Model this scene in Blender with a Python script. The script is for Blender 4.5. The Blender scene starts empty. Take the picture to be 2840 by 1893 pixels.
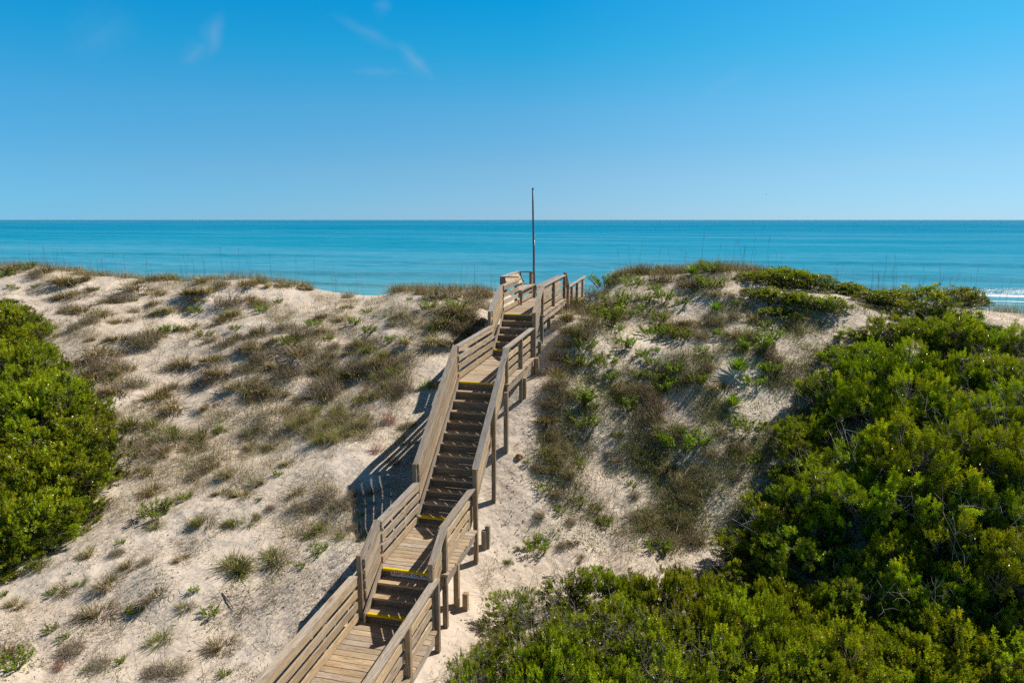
import bpy, math, random
import numpy as np
from mathutils import Vector
random.seed(7); RNG = np.random.default_rng(11)
S = bpy.context.scene; COL = S.collection
rad = math.radians

# ------------------------------------------------------------------ camera frame (used to find where things of the photo stand)
FPX, CAM = 1893.3, np.array([5.153, 0.0, 7.025])
PITCH, YAW = rad(10.1), rad(13.73)
_cy, _sy, _cp, _sp = math.cos(YAW), math.sin(YAW), math.cos(PITCH), math.sin(PITCH)
FW = np.array([-_sy*_cp, _cy*_cp, -_sp]); RT = np.array([_cy, _sy, 0.0]); UP = np.cross(RT, FW)
SUN_AZ, SUN_EL = rad(46.7), rad(48.3)
TOSUN = Vector((math.sin(SUN_AZ)*math.cos(SUN_EL), math.cos(SUN_AZ)*math.cos(SUN_EL), math.sin(SUN_EL)))
SEA_Z = -2.2

# ------------------------------------------------------------------ terrain height
_py = np.array([-400, -60, 0, 9, 11.5, 13.5, 17, 20.5, 24, 26.5, 28, 29.5, 32, 36, 42, 56, 74, 90, 160, 400.])
_pz = np.array([-.8, -.7, -.5, -.4, -.1, .5, 1.45, 2.5, 3.45, 3.95, 4.05, 3.85, 2.9, 1.2, -.3, -1.3, -2.15, -2.9, -5, -6.])
_fy = np.arange(-400, 400, .25); _fz = np.interp(_fy, _py, _pz); _k = np.exp(-.5*(np.arange(-8, 9)/3.)**2); _k /= _k.sum()
_fz = np.convolve(np.pad(_fz, 8, 'edge'), _k, 'valid')
def base_h(y): return np.interp(y, _fy, _fz)
CTRL = np.array([
 # trench beside the right-hand posts
 (1.25,6,-.5),(1.25,8,-.46),(1.25,10.5,-.42),(1.3,11.6,-.38),(1.35,13.4,-.02),(1.3,14.4,.56),(1.3,15.6,1.3),(1.3,17.7,2.25),(1.3,19.2,2.55),(1.25,20.2,3.1),(1.25,22.6,3.75),(1.3,25.5,3.5),(1.3,28,2.6),
 (.5,9,-.45),(.5,11,-.15),(.5,13,.2),(.4,15,.95),(.4,17.5,1.9),(.4,19.5,2.6),(.4,21,3.2),(.4,23,3.6),(.4,25.5,3.4),(.3,28,2.5),
 # left of the walkway
 (-.6,6,-.5),(-.5,8,-.45),(-.4,9.6,-.3),(-.6,11,.15),(-.9,12.1,.55),(-1.2,12.7,.68),(-1.6,13.4,.9),(-.9,14,.85),(-.8,16,1.15),(-.9,18,1.65),(-.8,19.5,2.2),(-.8,21,2.7),(-.7,23,2.95),(-.7,25.5,2.95),
 (-2,10,-.15),(-2,12,.5),(-2,13.4,.8),(-2,16,1.3),(-2,18,1.85),(-2,20,2.5),(-2,22,3.1),(-2,24,3.6),(-2.9,26,4.0),(-2.9,27.4,4.13),(-2.9,29,3.9),(-1.9,26.5,3.2),(-1.9,28.5,3.0),(-1.2,26.5,2.9),(-1.3,24,3.1),
 (-4,8,-.4),(-4,10,-.1),(-4,13,.5),(-4,16,1.6),(-4,18,2.5),(-4,20,3.5),(-4,22,4.15),(-3.9,24,4.3),
 (-5.3,24.3,4.2),(-7.2,24.3,4.0),(-8.7,24.3,4.15),(-11.4,24.3,4.42),(-14.7,24.3,4.5),(-18.2,24.3,4.55),(-21,24.3,4.75),(-24,24.3,4.9),(-30,24.3,4.9),
 (-7,22,3.7),(-9,22,3.75),(-12,22,3.85),(-7,17,2.0),(-10,17,2.0),(-14,17,2.1),(-18,18,2.5),(-8,12.5,.2),(-12,12.5,.3),(-16,13,.5),(-7,9,-.3),(-10,10,-.2),(-14,10,0.),(-22,20,3.4),
 # right hill
 (1.9,24.5,4.0),(2.5,24.5,4.55),(3.0,24.5,4.95),(4.1,24.5,5.2),(5.3,24.5,5.25),(7.1,24.5,5.25),(8.8,24.5,5.05),(11,24.5,4.75),(12.6,24.5,4.6),(14.4,24.5,4.1),(18,24.5,3.8),(24,24.5,3.8),(15,23,3.9),
 (1.75,15,.9),(1.8,16.5,1.75),(1.85,18,2.65),(1.8,20,3.55),(1.8,22,4.05),(2.3,14,.15),(2.4,16,1.6),(2.5,18,3.0),(2.5,20,4.0),(2.5,22,4.6),
 (3,12,-.35),(4,13,-.25),(4,15,.45),(4,17,1.85),(4,19,3.3),(4,21,4.35),(4,23,5.0),
 (6.5,12,-.35),(6.5,14,.1),(6.5,16,1.2),(6.5,18,2.5),(6.5,20,3.75),(6.5,22,4.65),(6.5,23.4,5.1),
 (9,11,-.35),(9,14,.5),(9,17,2.1),(9,20,3.6),(9,22,4.4),(12,11,-.3),(12,14,.8),(12,17,2.3),(12,20,3.5),(12,22.5,4.25),(16,13,.5),(16,17,2.2),(16,21,3.7),
 (4,9,-.5),(8,8,-.5),(3,6,-.5),(2.5,10,-.45),
], float)
# the dune faces away from the cut lie further back at a gentler slope (moved along their own lines of sight)
for _i in range(len(CTRL)):
    x, y, z = CTRL[_i]
    if y > 13.5 and (x < -2.05 or x > 1.95):
        y2 = 13.5+(y-13.5)*(14.4/11.); k = y2/y; CTRL[_i] = (CAM[0]+(x-CAM[0])*k, y2, CAM[2]+(z-CAM[2])*k)
def _ker(d, l): return (1+d/l)*np.exp(-d/l)
_D = np.hypot(CTRL[:,None,0]-CTRL[None,:,0], CTRL[:,None,1]-CTRL[None,:,1])
_W = np.linalg.solve(_ker(_D, 1.5)+.02*np.eye(len(CTRL)), CTRL[:,2]-base_h(CTRL[:,1]))
_ph = RNG.uniform(0, 6.28, (40, 2)); _dir = RNG.uniform(0, 6.28, 40); _fr = np.exp(RNG.uniform(math.log(.5), math.log(6.5), 40))
def height(x, y):
    x = np.asarray(x, float); y = np.asarray(y, float); sh = x.shape; x = x.ravel(); y = y.ravel()
    z = base_h(y)
    near = (x > -48) & (x < 34) & (y > 0) & (y < 44)
    xn, yn = x[near], y[near]; acc = np.zeros(len(xn))
    for i in range(0, len(xn), 20000):
        s = slice(i, i+20000)
        acc[s] = _ker(np.hypot(xn[s,None]-CTRL[None,:,0], yn[s,None]-CTRL[None,:,1]), 1.5) @ _W
    z[near] += acc
    n = np.zeros(len(x))
    for p, d, f in zip(_ph, _dir, _fr):
        n += np.sin((x*math.cos(d)+y*math.sin(d))*f+p[0])*np.sin((x*math.sin(d)-y*math.cos(d))*f*.8+p[1])*(.030/f**.8)
    z += n*np.where(y > 30, .4, 1.)*1.1
    return z.reshape(sh)

# fast lookup
GX = np.arange(-48, 34.01, .15); GY = np.arange(0, 44.01, .15)
GZ = height(*np.meshgrid(GX, GY))
def hgt(x, y):
    fx = np.clip((np.asarray(x)-GX[0])/.15, 0, len(GX)-1.001); fy = np.clip((np.asarray(y)-GY[0])/.15, 0, len(GY)-1.001)
    i = fx.astype(int); j = fy.astype(int); u = fx-i; v = fy-j
    return (GZ[j,i]*(1-u)+GZ[j,i+1]*u)*(1-v)+(GZ[j+1,i]*(1-u)+GZ[j+1,i+1]*u)*v
def ground(px, py, dz=0., scale=1.2075):
    """Where the line of sight through a point of the photograph meets the ground (raised by dz)."""
    px = np.atleast_1d(np.asarray(px, float))*scale; py = np.atleast_1d(np.asarray(py, float))*scale
    d = FW[None]+((px-1420)/FPX)[:,None]*RT[None]-((py-946.5)/FPX)[:,None]*UP[None]
    t = np.full(len(px), 5.); done = np.zeros(len(px), bool); out = np.full(len(px), np.nan)
    prev = t.copy()
    while True:
        p = CAM[None]+d*t[:,None]
        below = (p[:,2] < hgt(p[:,0], p[:,1])+dz) & ~done
        out[below] = (t-.04)[below]; done |= below
        t = t+.08
        if done.all() or t[0] > 52: break
    p = CAM[None]+d*out[:,None]
    p[:,2] = hgt(np.nan_to_num(p[:,0]), np.nan_to_num(p[:,1]))
    return p
def crest_at(px, scale=1.2075):
    """Ground point on the dune crest in the direction of a photo column."""
    d = FW+((px*scale-1420)/FPX)*RT; d = d/d[1]
    y = np.arange(20, 31.5, .1); x = CAM[0]+d[0]*y; z = hgt(x, y)
    k = np.argmax((z-CAM[2])/y); return np.array([x[k], y[k], z[k]])

# ------------------------------------------------------------------ mesh helpers
def mesh_np(name, V, F, uv=None, col=None, smooth=False, mat=None, fcols=None):
    """F: list of int arrays (n,3) / (n,4). col: per-vertex rgb -> attribute 'tint'."""
    me = bpy.data.meshes.new(name); V = np.asarray(V, np.float32)
    me.vertices.add(len(V)); me.vertices.foreach_set('co', V.ravel())
    F = [np.asarray(f, np.int32) for f in F if len(f)]
    li = np.concatenate([f.ravel() for f in F]); cnt = np.concatenate([np.full(len(f), f.shape[1], np.int32) for f in F])
    me.loops.add(len(li)); me.loops.foreach_set('vertex_index', li)
    me.polygons.add(len(cnt)); st = np.zeros(len(cnt), np.int32); st[1:] = np.cumsum(cnt)[:-1]
    me.polygons.foreach_set('loop_start', st); me.polygons.foreach_set('loop_total', cnt)
    me.polygons.foreach_set('use_smooth', np.full(len(cnt), smooth))
    if col is not None:
        a = me.attributes.new('tint', 'FLOAT_COLOR', 'POINT'); c4 = np.ones((len(V), 4), np.float32); c4[:,:3] = col
        a.data.foreach_set('color', c4.ravel())
    if uv is not None:
        l = me.uv_layers.new(name='grain'); l.data.foreach_set('uv', np.asarray(uv, np.float32).ravel())
    me.update(calc_edges=True); me.validate()
    if mat: me.materials.append(mat)
    return me
def link(name, me, parent=None, loc=None):
    o = bpy.data.objects.new(name, me); COL.objects.link(o)
    if parent: o.parent = parent
    if loc is not None: o.location = loc
    return o
def tag(o, label=None, cat=None, group=None, kind=None):
    for k, v in (('label', label), ('category', cat), ('group', group), ('kind', kind)):
        if v: o[k] = v
    return o
def empty(name, loc, label, cat, group=None, rz=0.):
    o = bpy.data.objects.new(name, None); COL.objects.link(o); o.location = loc; o.rotation_euler = (0, 0, rz); o.empty_display_size = .2
    return tag(o, label, cat, group)
ORD = 'first second third fourth fifth sixth seventh eighth ninth tenth eleventh twelfth thirteenth fourteenth fifteenth sixteenth seventeenth eighteenth nineteenth twentieth'.split()
def ordn(i): return ORD[i] if i < 20 else ('%dth' % (i+1) if (i+1) % 10 not in (1, 2, 3) else '%d%s' % (i+1, {1:'st', 2:'nd', 3:'rd'}[(i+1) % 10]))

# ------------------------------------------------------------------ materials
def new_mat(name):
    m = bpy.data.materials.new(name); m.use_nodes = True; nt = m.node_tree; nt.nodes.clear()
    out = nt.nodes.new('ShaderNodeOutputMaterial'); return m, nt, out
def N(nt, t, **kw):
    n = nt.nodes.new(t)
    for k, v in kw.items():
        if k.startswith('i_'):
            key = k[2:]; n.inputs[int(key) if key.isdigit() else key.replace('_', ' ')].default_value = v
        else: setattr(n, k, v)
    return n
def ramp(nt, stops, interp='LINEAR'):
    r = nt.nodes.new('ShaderNodeValToRGB'); e = r.color_ramp.elements; r.color_ramp.interpolation = interp
    while len(e) < len(stops): e.new(.5)
    for el, (p, c) in zip(e, stops): el.position = p; el.color = c if len(c) == 4 else (*c, 1)
    return r
def mixc(nt, a, b, fac, mode='MIX'):
    m = nt.nodes.new('ShaderNodeMix'); m.data_type = 'RGBA'; m.blend_type = mode
    L = nt.links
    for sock, v in ((m.inputs['Factor'], fac), (m.inputs[6], a), (m.inputs[7], b)):
        if isinstance(v, bpy.types.NodeSocket): L.new(v, sock)
        elif isinstance(v, tuple): sock.default_value = (*v, 1) if len(v) == 3 else v
        else: sock.default_value = v
    return m.outputs[2]
def math_n(nt, op, a, b=None, c=None, clamp=False):
    m = nt.nodes.new('ShaderNodeMath'); m.operation = op; m.use_clamp = clamp
    for i, v in enumerate((a, b, c)):
        if v is None: continue
        if isinstance(v, bpy.types.NodeSocket): nt.links.new(v, m.inputs[i])
        else: m.inputs[i].default_value = v
    return m.outputs[0]
def mapping(nt, vec, scale=(1, 1, 1), loc=(0, 0, 0), rot=(0, 0, 0)):
    m = nt.nodes.new('ShaderNodeMapping'); nt.links.new(vec, m.inputs['Vector'])
    m.inputs['Scale'].default_value = scale; m.inputs['Location'].default_value = loc; m.inputs['Rotation'].default_value = rot
    return m.outputs[0]
def noise(nt, vec, scale, detail=4, rough=.55):
    n = nt.nodes.new('ShaderNodeTexNoise'); n.inputs['Scale'].default_value = scale; n.inputs['Detail'].default_value = detail; n.inputs['Roughness'].default_value = rough
    nt.links.new(vec, n.inputs['Vector']); return n.outputs['Fac']
def principled(nt, out, **kw):
    p = nt.nodes.new('ShaderNodeBsdfPrincipled'); nt.links.new(p.outputs[0], out.inputs['Surface'])
    for k, v in kw.items(): p.inputs[k.replace('_', ' ')].default_value = v
    return p
def bump(nt, h, strength, dist, p, normal=None):
    b = nt.nodes.new('ShaderNodeBump'); b.inputs['Strength'].default_value = strength; b.inputs['Distance'].default_value = dist
    nt.links.new(h, b.inputs['Height'])
    if normal: nt.links.new(normal, b.inputs['Normal'])
    nt.links.new(b.outputs[0], p.inputs['Normal']); return b.outputs[0]

def mat_sand():
    m, nt, out = new_mat('sand'); p = principled(nt, out, Roughness=.95)
    p.inputs['Specular IOR Level'].default_value = .15
    g = N(nt, 'ShaderNodeNewGeometry').outputs['Position']
    n1 = noise(nt, g, .6, 5); n2 = noise(nt, g, 9, 6, .7); n3 = noise(nt, g, 60, 3, .7)
    c = ramp(nt, [(.3, (.60, .49, .375)), (.55, (.675, .565, .45)), (.75, (.715, .61, .50))]); nt.links.new(n1, c.inputs[0])
    c2 = mixc(nt, c.outputs[0], (.45, .355, .27), math_n(nt, 'MULTIPLY', math_n(nt, 'SUBTRACT', n2, .60, clamp=True), 1.6, clamp=True))
    # scattered dark crumbs of old stems and leaves lying on the sand
    v = N(nt, 'ShaderNodeTexVoronoi', feature='F1'); v.inputs['Scale'].default_value = 7.5; nt.links.new(mapping(nt, g, (1, 1, .6)), v.inputs['Vector'])
    sp = math_n(nt, 'LESS_THAN', v.outputs['Distance'], math_n(nt, 'MULTIPLY', math_n(nt, 'SUBTRACT', noise(nt, g, 1.1, 4), .53, clamp=True), .7))
    c3 = mixc(nt, c2, (.17, .125, .095), math_n(nt, 'MULTIPLY', sp, .6))
    nt.links.new(c3, p.inputs['Base Color'])
    # wind ripples + lumps + old footprints
    w = N(nt, 'ShaderNodeTexWave', wave_type='BANDS', bands_direction='X'); w.inputs['Scale'].default_value = 3.1; w.inputs['Distortion'].default_value = 5.; w.inputs['Detail'].default_value = 3
    nt.links.new(mapping(nt, g, (1, 1, 1), rot=(0, 0, .7)), w.inputs['Vector'])
    foot = N(nt, 'ShaderNodeTexVoronoi', feature='SMOOTH_F1'); foot.inputs['Scale'].default_value = 2.6; nt.links.new(g, foot.inputs['Vector'])
    h = math_n(nt, 'ADD', math_n(nt, 'MULTIPLY', noise(nt, g, 3.0, 4, .5), 1.3), math_n(nt, 'MULTIPLY', w.outputs['Fac'], math_n(nt, 'MULTIPLY', math_n(nt, 'SUBTRACT', noise(nt, g, .35, 2), .45, clamp=True), 1.6)))
    h = math_n(nt, 'ADD', h, math_n(nt, 'MULTIPLY', foot.outputs['Distance'], .22))
    h = math_n(nt, 'ADD', h, math_n(nt, 'MULTIPLY', n3, .06))
    bump(nt, h, .75, .10, p)
    return m

def mat_wood():
    m, nt, out = new_mat('weathered_wood'); p = principled(nt, out, Roughness=.78); p.inputs['Specular IOR Level'].default_value = .25
    uv = N(nt, 'ShaderNodeUVMap', uv_map='grain').outputs[0]
    t = N(nt, 'ShaderNodeAttribute', attribute_name='tint'); sep = N(nt, 'ShaderNodeSeparateColor'); nt.links.new(t.outputs['Color'], sep.inputs[0])
    tone, grey = sep.outputs[0], sep.outputs[1]
    warp = noise(nt, mapping(nt, uv, (1.6, 7, 1)), 1, 3)
    comb = N(nt, 'ShaderNodeCombineXYZ'); s2 = N(nt, 'ShaderNodeSeparateXYZ'); nt.links.new(uv, s2.inputs[0])
    nt.links.new(math_n(nt, 'MULTIPLY', s2.outputs[0], 1.3), comb.inputs[0])
    nt.links.new(math_n(nt, 'ADD', math_n(nt, 'MULTIPLY', s2.outputs[1], 34), math_n(nt, 'MULTIPLY', warp, 7)), comb.inputs[1])
    grain = noise(nt, comb.outputs[0], 1.6, 4, .65)
    fine = noise(nt, mapping(nt, uv, (3.5, 160, 1)), 1, 3, .6)
    blot = noise(nt, mapping(nt, uv, (1.1, 3, 1)), 1, 3)
    fresh = ramp(nt, [(.28, (.22, .13, .06)), (.5, (.44, .31, .175)), (.68, (.60, .475, .31))]); nt.links.new(grain, fresh.inputs[0])
    old = ramp(nt, [(.28, (.18, .15, .13)), (.5, (.37, .32, .275)), (.7, (.55, .49, .43))]); nt.links.new(grain, old.inputs[0])
    gf = math_n(nt, 'ADD', grey, math_n(nt, 'MULTIPLY', math_n(nt, 'SUBTRACT', blot, .5), 1.3), clamp=True)
    c = mixc(nt, fresh.outputs[0], old.outputs[0], gf)
    kn = N(nt, 'ShaderNodeTexVoronoi', feature='F1'); kn.inputs['Scale'].default_value = 1; nt.links.new(mapping(nt, uv, (1.3, 6.5, 1)), kn.inputs['Vector'])
    kf = ramp(nt, [(.05, (1, 1, 1)), (.13, (0, 0, 0))]); nt.links.new(kn.outputs['Distance'], kf.inputs[0])
    c = mixc(nt, c, (.12, .07, .035), math_n(nt, 'MULTIPLY', kf.outputs[0], .75))
    c = mixc(nt, c, (.10, .07, .045), math_n(nt, 'MULTIPLY', math_n(nt, 'SUBTRACT', fine, .55, clamp=True), 2.2, clamp=True))
    sc = N(nt, 'ShaderNodeVectorMath', operation='SCALE'); nt.links.new(c, sc.inputs[0]); nt.links.new(tone, sc.inputs['Scale'])
    nt.links.new(sc.outputs[0], p.inputs['Base Color'])
    bump(nt, math_n(nt, 'ADD', math_n(nt, 'MULTIPLY', grain, .6), fine), .5, .006, p)
    return m

def mat_plain(name, col, rough=.6, spec=.4, var=.25, scale=12, metal=0.):
    m, nt, out = new_mat(name); p = principled(nt, out, Roughness=rough, Metallic=metal); p.inputs['Specular IOR Level'].default_value = spec
    g = N(nt, 'ShaderNodeTexCoord').outputs['Object']; n = noise(nt, g, scale, 5)
    r = ramp(nt, [(.3, tuple(c*(1-var) for c in col)), (.7, tuple(min(1, c*(1+var)) for c in col))]); nt.links.new(n, r.inputs[0])
    nt.links.new(r.outputs[0], p.inputs['Base Color']); return m

def mat_leaf(name, trans=.3, rough=.42, spec=.45):
    m, nt, out = new_mat(name); t = N(nt, 'ShaderNodeAttribute', attribute_name='tint').outputs['Color']
    oi = N(nt, 'ShaderNodeObjectInfo').outputs['Random']
    hs = N(nt, 'ShaderNodeHueSaturation'); nt.links.new(t, hs.inputs['Color'])
    nt.links.new(math_n(nt, 'ADD', math_n(nt, 'MULTIPLY', oi, .03), .485), hs.inputs['Hue']); nt.links.new(math_n(nt, 'ADD', math_n(nt, 'MULTIPLY', oi, .35), .82), hs.inputs['Value'])
    p = N(nt, 'ShaderNodeBsdfPrincipled'); p.inputs['Roughness'].default_value = rough; p.inputs['Specular IOR Level'].default_value = spec
    nt.links.new(hs.outputs[0], p.inputs['Base Color'])
    tr = N(nt, 'ShaderNodeBsdfTranslucent'); br = N(nt, 'ShaderNodeVectorMath', operation='MULTIPLY'); nt.links.new(hs.outputs[0], br.inputs[0]); br.inputs[1].default_value = (1.7, 1.7, .5)
    nt.links.new(br.outputs[0], tr.inputs['Color'])
    mx = N(nt, 'ShaderNodeMixShader'); mx.inputs[0].default_value = trans; nt.links.new(p.outputs[0], mx.inputs[1]); nt.links.new(tr.outputs[0], mx.inputs[2])
    nt.links.new(mx.outputs[0], out.inputs['Surface']); return m

def mat_sea():
    m, nt, out = new_mat('sea_water'); p = N(nt, 'ShaderNodeBsdfDiffuse'); gl = N(nt, 'ShaderNodeBsdfGlossy'); gl.inputs['Roughness'].default_value = .22; mxs = N(nt, 'ShaderNodeMixShader'); mxs.inputs[0].default_value = .028; nt.links.new(p.outputs[0], mxs.inputs[1]); nt.links.new(gl.outputs[0], mxs.inputs[2]); nt.links.new(mxs.outputs[0], out.inputs['Surface'])
    g = N(nt, 'ShaderNodeNewGeometry').outputs['Position']; s = N(nt, 'ShaderNodeSeparateXYZ'); nt.links.new(g, s.inputs[0]); y = s.outputs[1]
    # depth: pale green-blue over the sandy shallows, deeper turquoise further out
    r = ramp(nt, [(0, (.10, .33, .40)), (.08, (.04, .28, .405)), (.25, (.008, .255, .40)), (.5, (.0, .225, .385)), (1, (.0, .20, .36))])
    nt.links.new(math_n(nt, 'DIVIDE', math_n(nt, 'LOGARITHM', math_n(nt, 'MAXIMUM', math_n(nt, 'DIVIDE', y, 85), 1.), 10), 1.7, clamp=True), r.inputs[0])
    # ripple light and dark painted into the colour, in long bands along the shore
    b1 = noise(nt, mapping(nt, g, (.006, .03, 1)), 1, 7, .65); b2 = noise(nt, mapping(nt, g, (.0006, .0035, 1)), 1, 5, .6); b3 = noise(nt, mapping(nt, g, (.045, .30, 1)), 1, 7, .75)
    f = math_n(nt, 'ADD', math_n(nt, 'MULTIPLY', math_n(nt, 'SUBTRACT', b1, .5), 1.3), math_n(nt, 'MULTIPLY', math_n(nt, 'SUBTRACT', b2, .5), 1.6))
    f = math_n(nt, 'ADD', f, math_n(nt, 'MULTIPLY', math_n(nt, 'SUBTRACT', b3, .5), 1.5))
    b4 = noise(nt, mapping(nt, g, (.17, .36, 1)), 1, 5, .75); near = math_n(nt, 'DIVIDE', 130, math_n(nt, 'MAXIMUM', y, 100), clamp=True)
    f = math_n(nt, 'ADD', f, math_n(nt, 'MULTIPLY', math_n(nt, 'MULTIPLY', math_n(nt, 'SUBTRACT', b4, .5), 1.8), near))
    c = mixc(nt, r.outputs[0], (.12, .36, .50), math_n(nt, 'MULTIPLY', f, 1.2, clamp=True))
    c = mixc(nt, c, (.0, .16, .26), math_n(nt, 'MULTIPLY', f, -1.4, clamp=True))
    # foam where waves break, and the thin lace behind it
    fo = noise(nt, mapping(nt, g, (.35, .9, 1)), 1, 7, .7); patch = noise(nt, mapping(nt, g, (.02, .05, 1)), 1, 3)
    line = math_n(nt, 'ADD', y, math_n(nt, 'MULTIPLY', math_n(nt, 'SUBTRACT', noise(nt, mapping(nt, g, (.03, .0, 1)), 1, 4), .5), 10))
    bar = math_n(nt, 'MULTIPLY', math_n(nt, 'DIVIDE', math_n(nt, 'SUBTRACT', s.outputs[0], 30), 16, clamp=True), .17)
    fm = None
    for y0, w, k in ((95.5, 2.3, .50), (89.5, 1.5, .44), (86, 1.2, .40), (103, .8, .30)):
        d = math_n(nt, 'SUBTRACT', 1., math_n(nt, 'DIVIDE', math_n(nt, 'ABSOLUTE', math_n(nt, 'SUBTRACT', line, y0)), w), clamp=True)
        v = math_n(nt, 'MULTIPLY', math_n(nt, 'SUBTRACT', math_n(nt, 'ADD', math_n(nt, 'MULTIPLY', d, k), math_n(nt, 'MULTIPLY', fo, .6)), .56), 9, clamp=True)
        v = math_n(nt, 'MULTIPLY', v, math_n(nt, 'MULTIPLY', math_n(nt, 'SUBTRACT', math_n(nt, 'ADD', patch, bar), .60, clamp=True), 7, clamp=True))
        v = math_n(nt, 'MULTIPLY', v, math_n(nt, 'GREATER_THAN', d, .01))
        fm = v if fm is None else math_n(nt, 'MAXIMUM', fm, v)
    c = mixc(nt, c, (.80, .82, .82), fm)
    nt.links.new(c, p.inputs['Color'])
    w1 = noise(nt, mapping(nt, g, (.5, 1.6, 1)), 1, 6, .65); w2 = noise(nt, mapping(nt, g, (.05, .22, 1)), 1, 4)
    nrm = bump(nt, math_n(nt, 'ADD', math_n(nt, 'MULTIPLY', w1, .35), w2), .55, .5, p); nt.links.new(nrm, gl.inputs['Normal'])
    return m

M_SAND = mat_sand(); M_WOOD = mat_wood(); M_SEA = mat_sea()
M_YEL = mat_plain('yellow_nosing_paint', (.72, .50, .004), .45, .4, .14, 30)
M_SIGN = mat_plain('white_sign_face', (.72, .74, .76), .4, .4, .05, 8); M_RED = mat_plain('red_lettering', (.42, .02, .03), .5, .3, .05); M_INK = mat_plain('black_lettering', (.02, .02, .025), .5, .3, .05)
M_POLE = mat_plain('weathered_pole_metal', (.105, .10, .125), .5, .4, .35, 9); M_STEEL = mat_plain('galvanised_bolt', (.5, .5, .5), .35, .5, .1, 20, .8)
M_LEAF = mat_leaf('shrub_leaf', .24, .25, .22); M_GRASS = mat_leaf('grass_blade', .18, .6, .25); M_SOFT = mat_leaf('herb_leaf', .3, .45, .35)
M_TWIG = mat_plain('grey_twig', (.20, .165, .135), .85, .2, .3, 20); M_DEAD = mat_plain('bleached_twig', (.33, .29, .25), .85, .2, .25, 20); M_ROCK = mat_plain('ochre_stone', (.36, .20, .085), .9, .2, .4, 14)
M_BIRD = mat_plain('gull_feather', (.6, .6, .62), .7, .2, .1, 3); M_BIRDW = mat_plain('gull_grey_wing', (.30, .31, .34), .7, .2, .1, 3)

# ------------------------------------------------------------------ ground and sea
def axis(lo, a, b, hi, step, grow=1.18):
    mid = np.arange(a, b+1e-6, step); l = []; v = a; s = step
    while v > lo: s *= grow; v -= s; l.append(v)
    h = []; v = mid[-1]; s = step
    while v < hi: s *= grow; v += s; h.append(v)
    return np.concatenate([np.array(l[::-1]), mid, np.array(h)])
def grid_mesh(name, xs, ys, Z, mat):
    X, Y = np.meshgrid(xs, ys); nx, ny = len(xs), len(ys); i = np.arange(nx*ny).reshape(ny, nx)
    F = np.stack([i[:-1,:-1].ravel(), i[:-1,1:].ravel(), i[1:,1:].ravel(), i[1:,:-1].ravel()], 1)
    return mesh_np(name, np.stack([X.ravel(), Y.ravel(), Z.ravel()], 1), [F], smooth=True, mat=mat)
xs = axis(-420, -30, 22, 420, .14); ys = axis(-180, 3, 32.5, 130, .14)
tag(link('sand_ground', grid_mesh('sand_ground', xs, ys, height(*np.meshgrid(xs, ys)), M_SAND)), 'pale dune sand sheet running from the thicket down to the sea', 'ground', kind='structure')
sx = axis(-40000, -160, 110, 40000, 1.6, 1.25); sy = axis(56, 72, 175, 60000, .55, 1.12); sy = sy[sy > 58]
XX, YY = np.meshgrid(sx, sy)
def swell(X, Y):
    X = X; z = np.zeros_like(X); fade = np.exp(-np.maximum(Y-120, 0)/80)*np.clip((Y-72)/6, 0, 1)
    for y0, a, w, ph in ((96, .50, 2.0, 0), (106, .42, 3, 1.), (118, .45, 4, 2.2), (136, .5, 5, .7), (156, .4, 6, 1.9), (86, .25, 1.6, 3.), (78, .15, 1.3, 4.)):
        yc = y0+2.2*np.sin(X*.021+ph)+.9*np.sin(X*.083+ph*2)
        amp = a*np.clip(.55+.6*np.sin(X*.035+ph*3), .15, 1.1)
        d = Y-yc; z += amp*np.where(d < 0, np.exp(-(d/(w*.55))**2), np.exp(-(d/w)**2))
    return z*1.7
tag(link('sea', grid_mesh('sea', sx, sy, SEA_Z+swell(XX, YY), M_SEA)), 'turquoise sea reaching to the horizon', 'sea', kind='structure')

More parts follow.
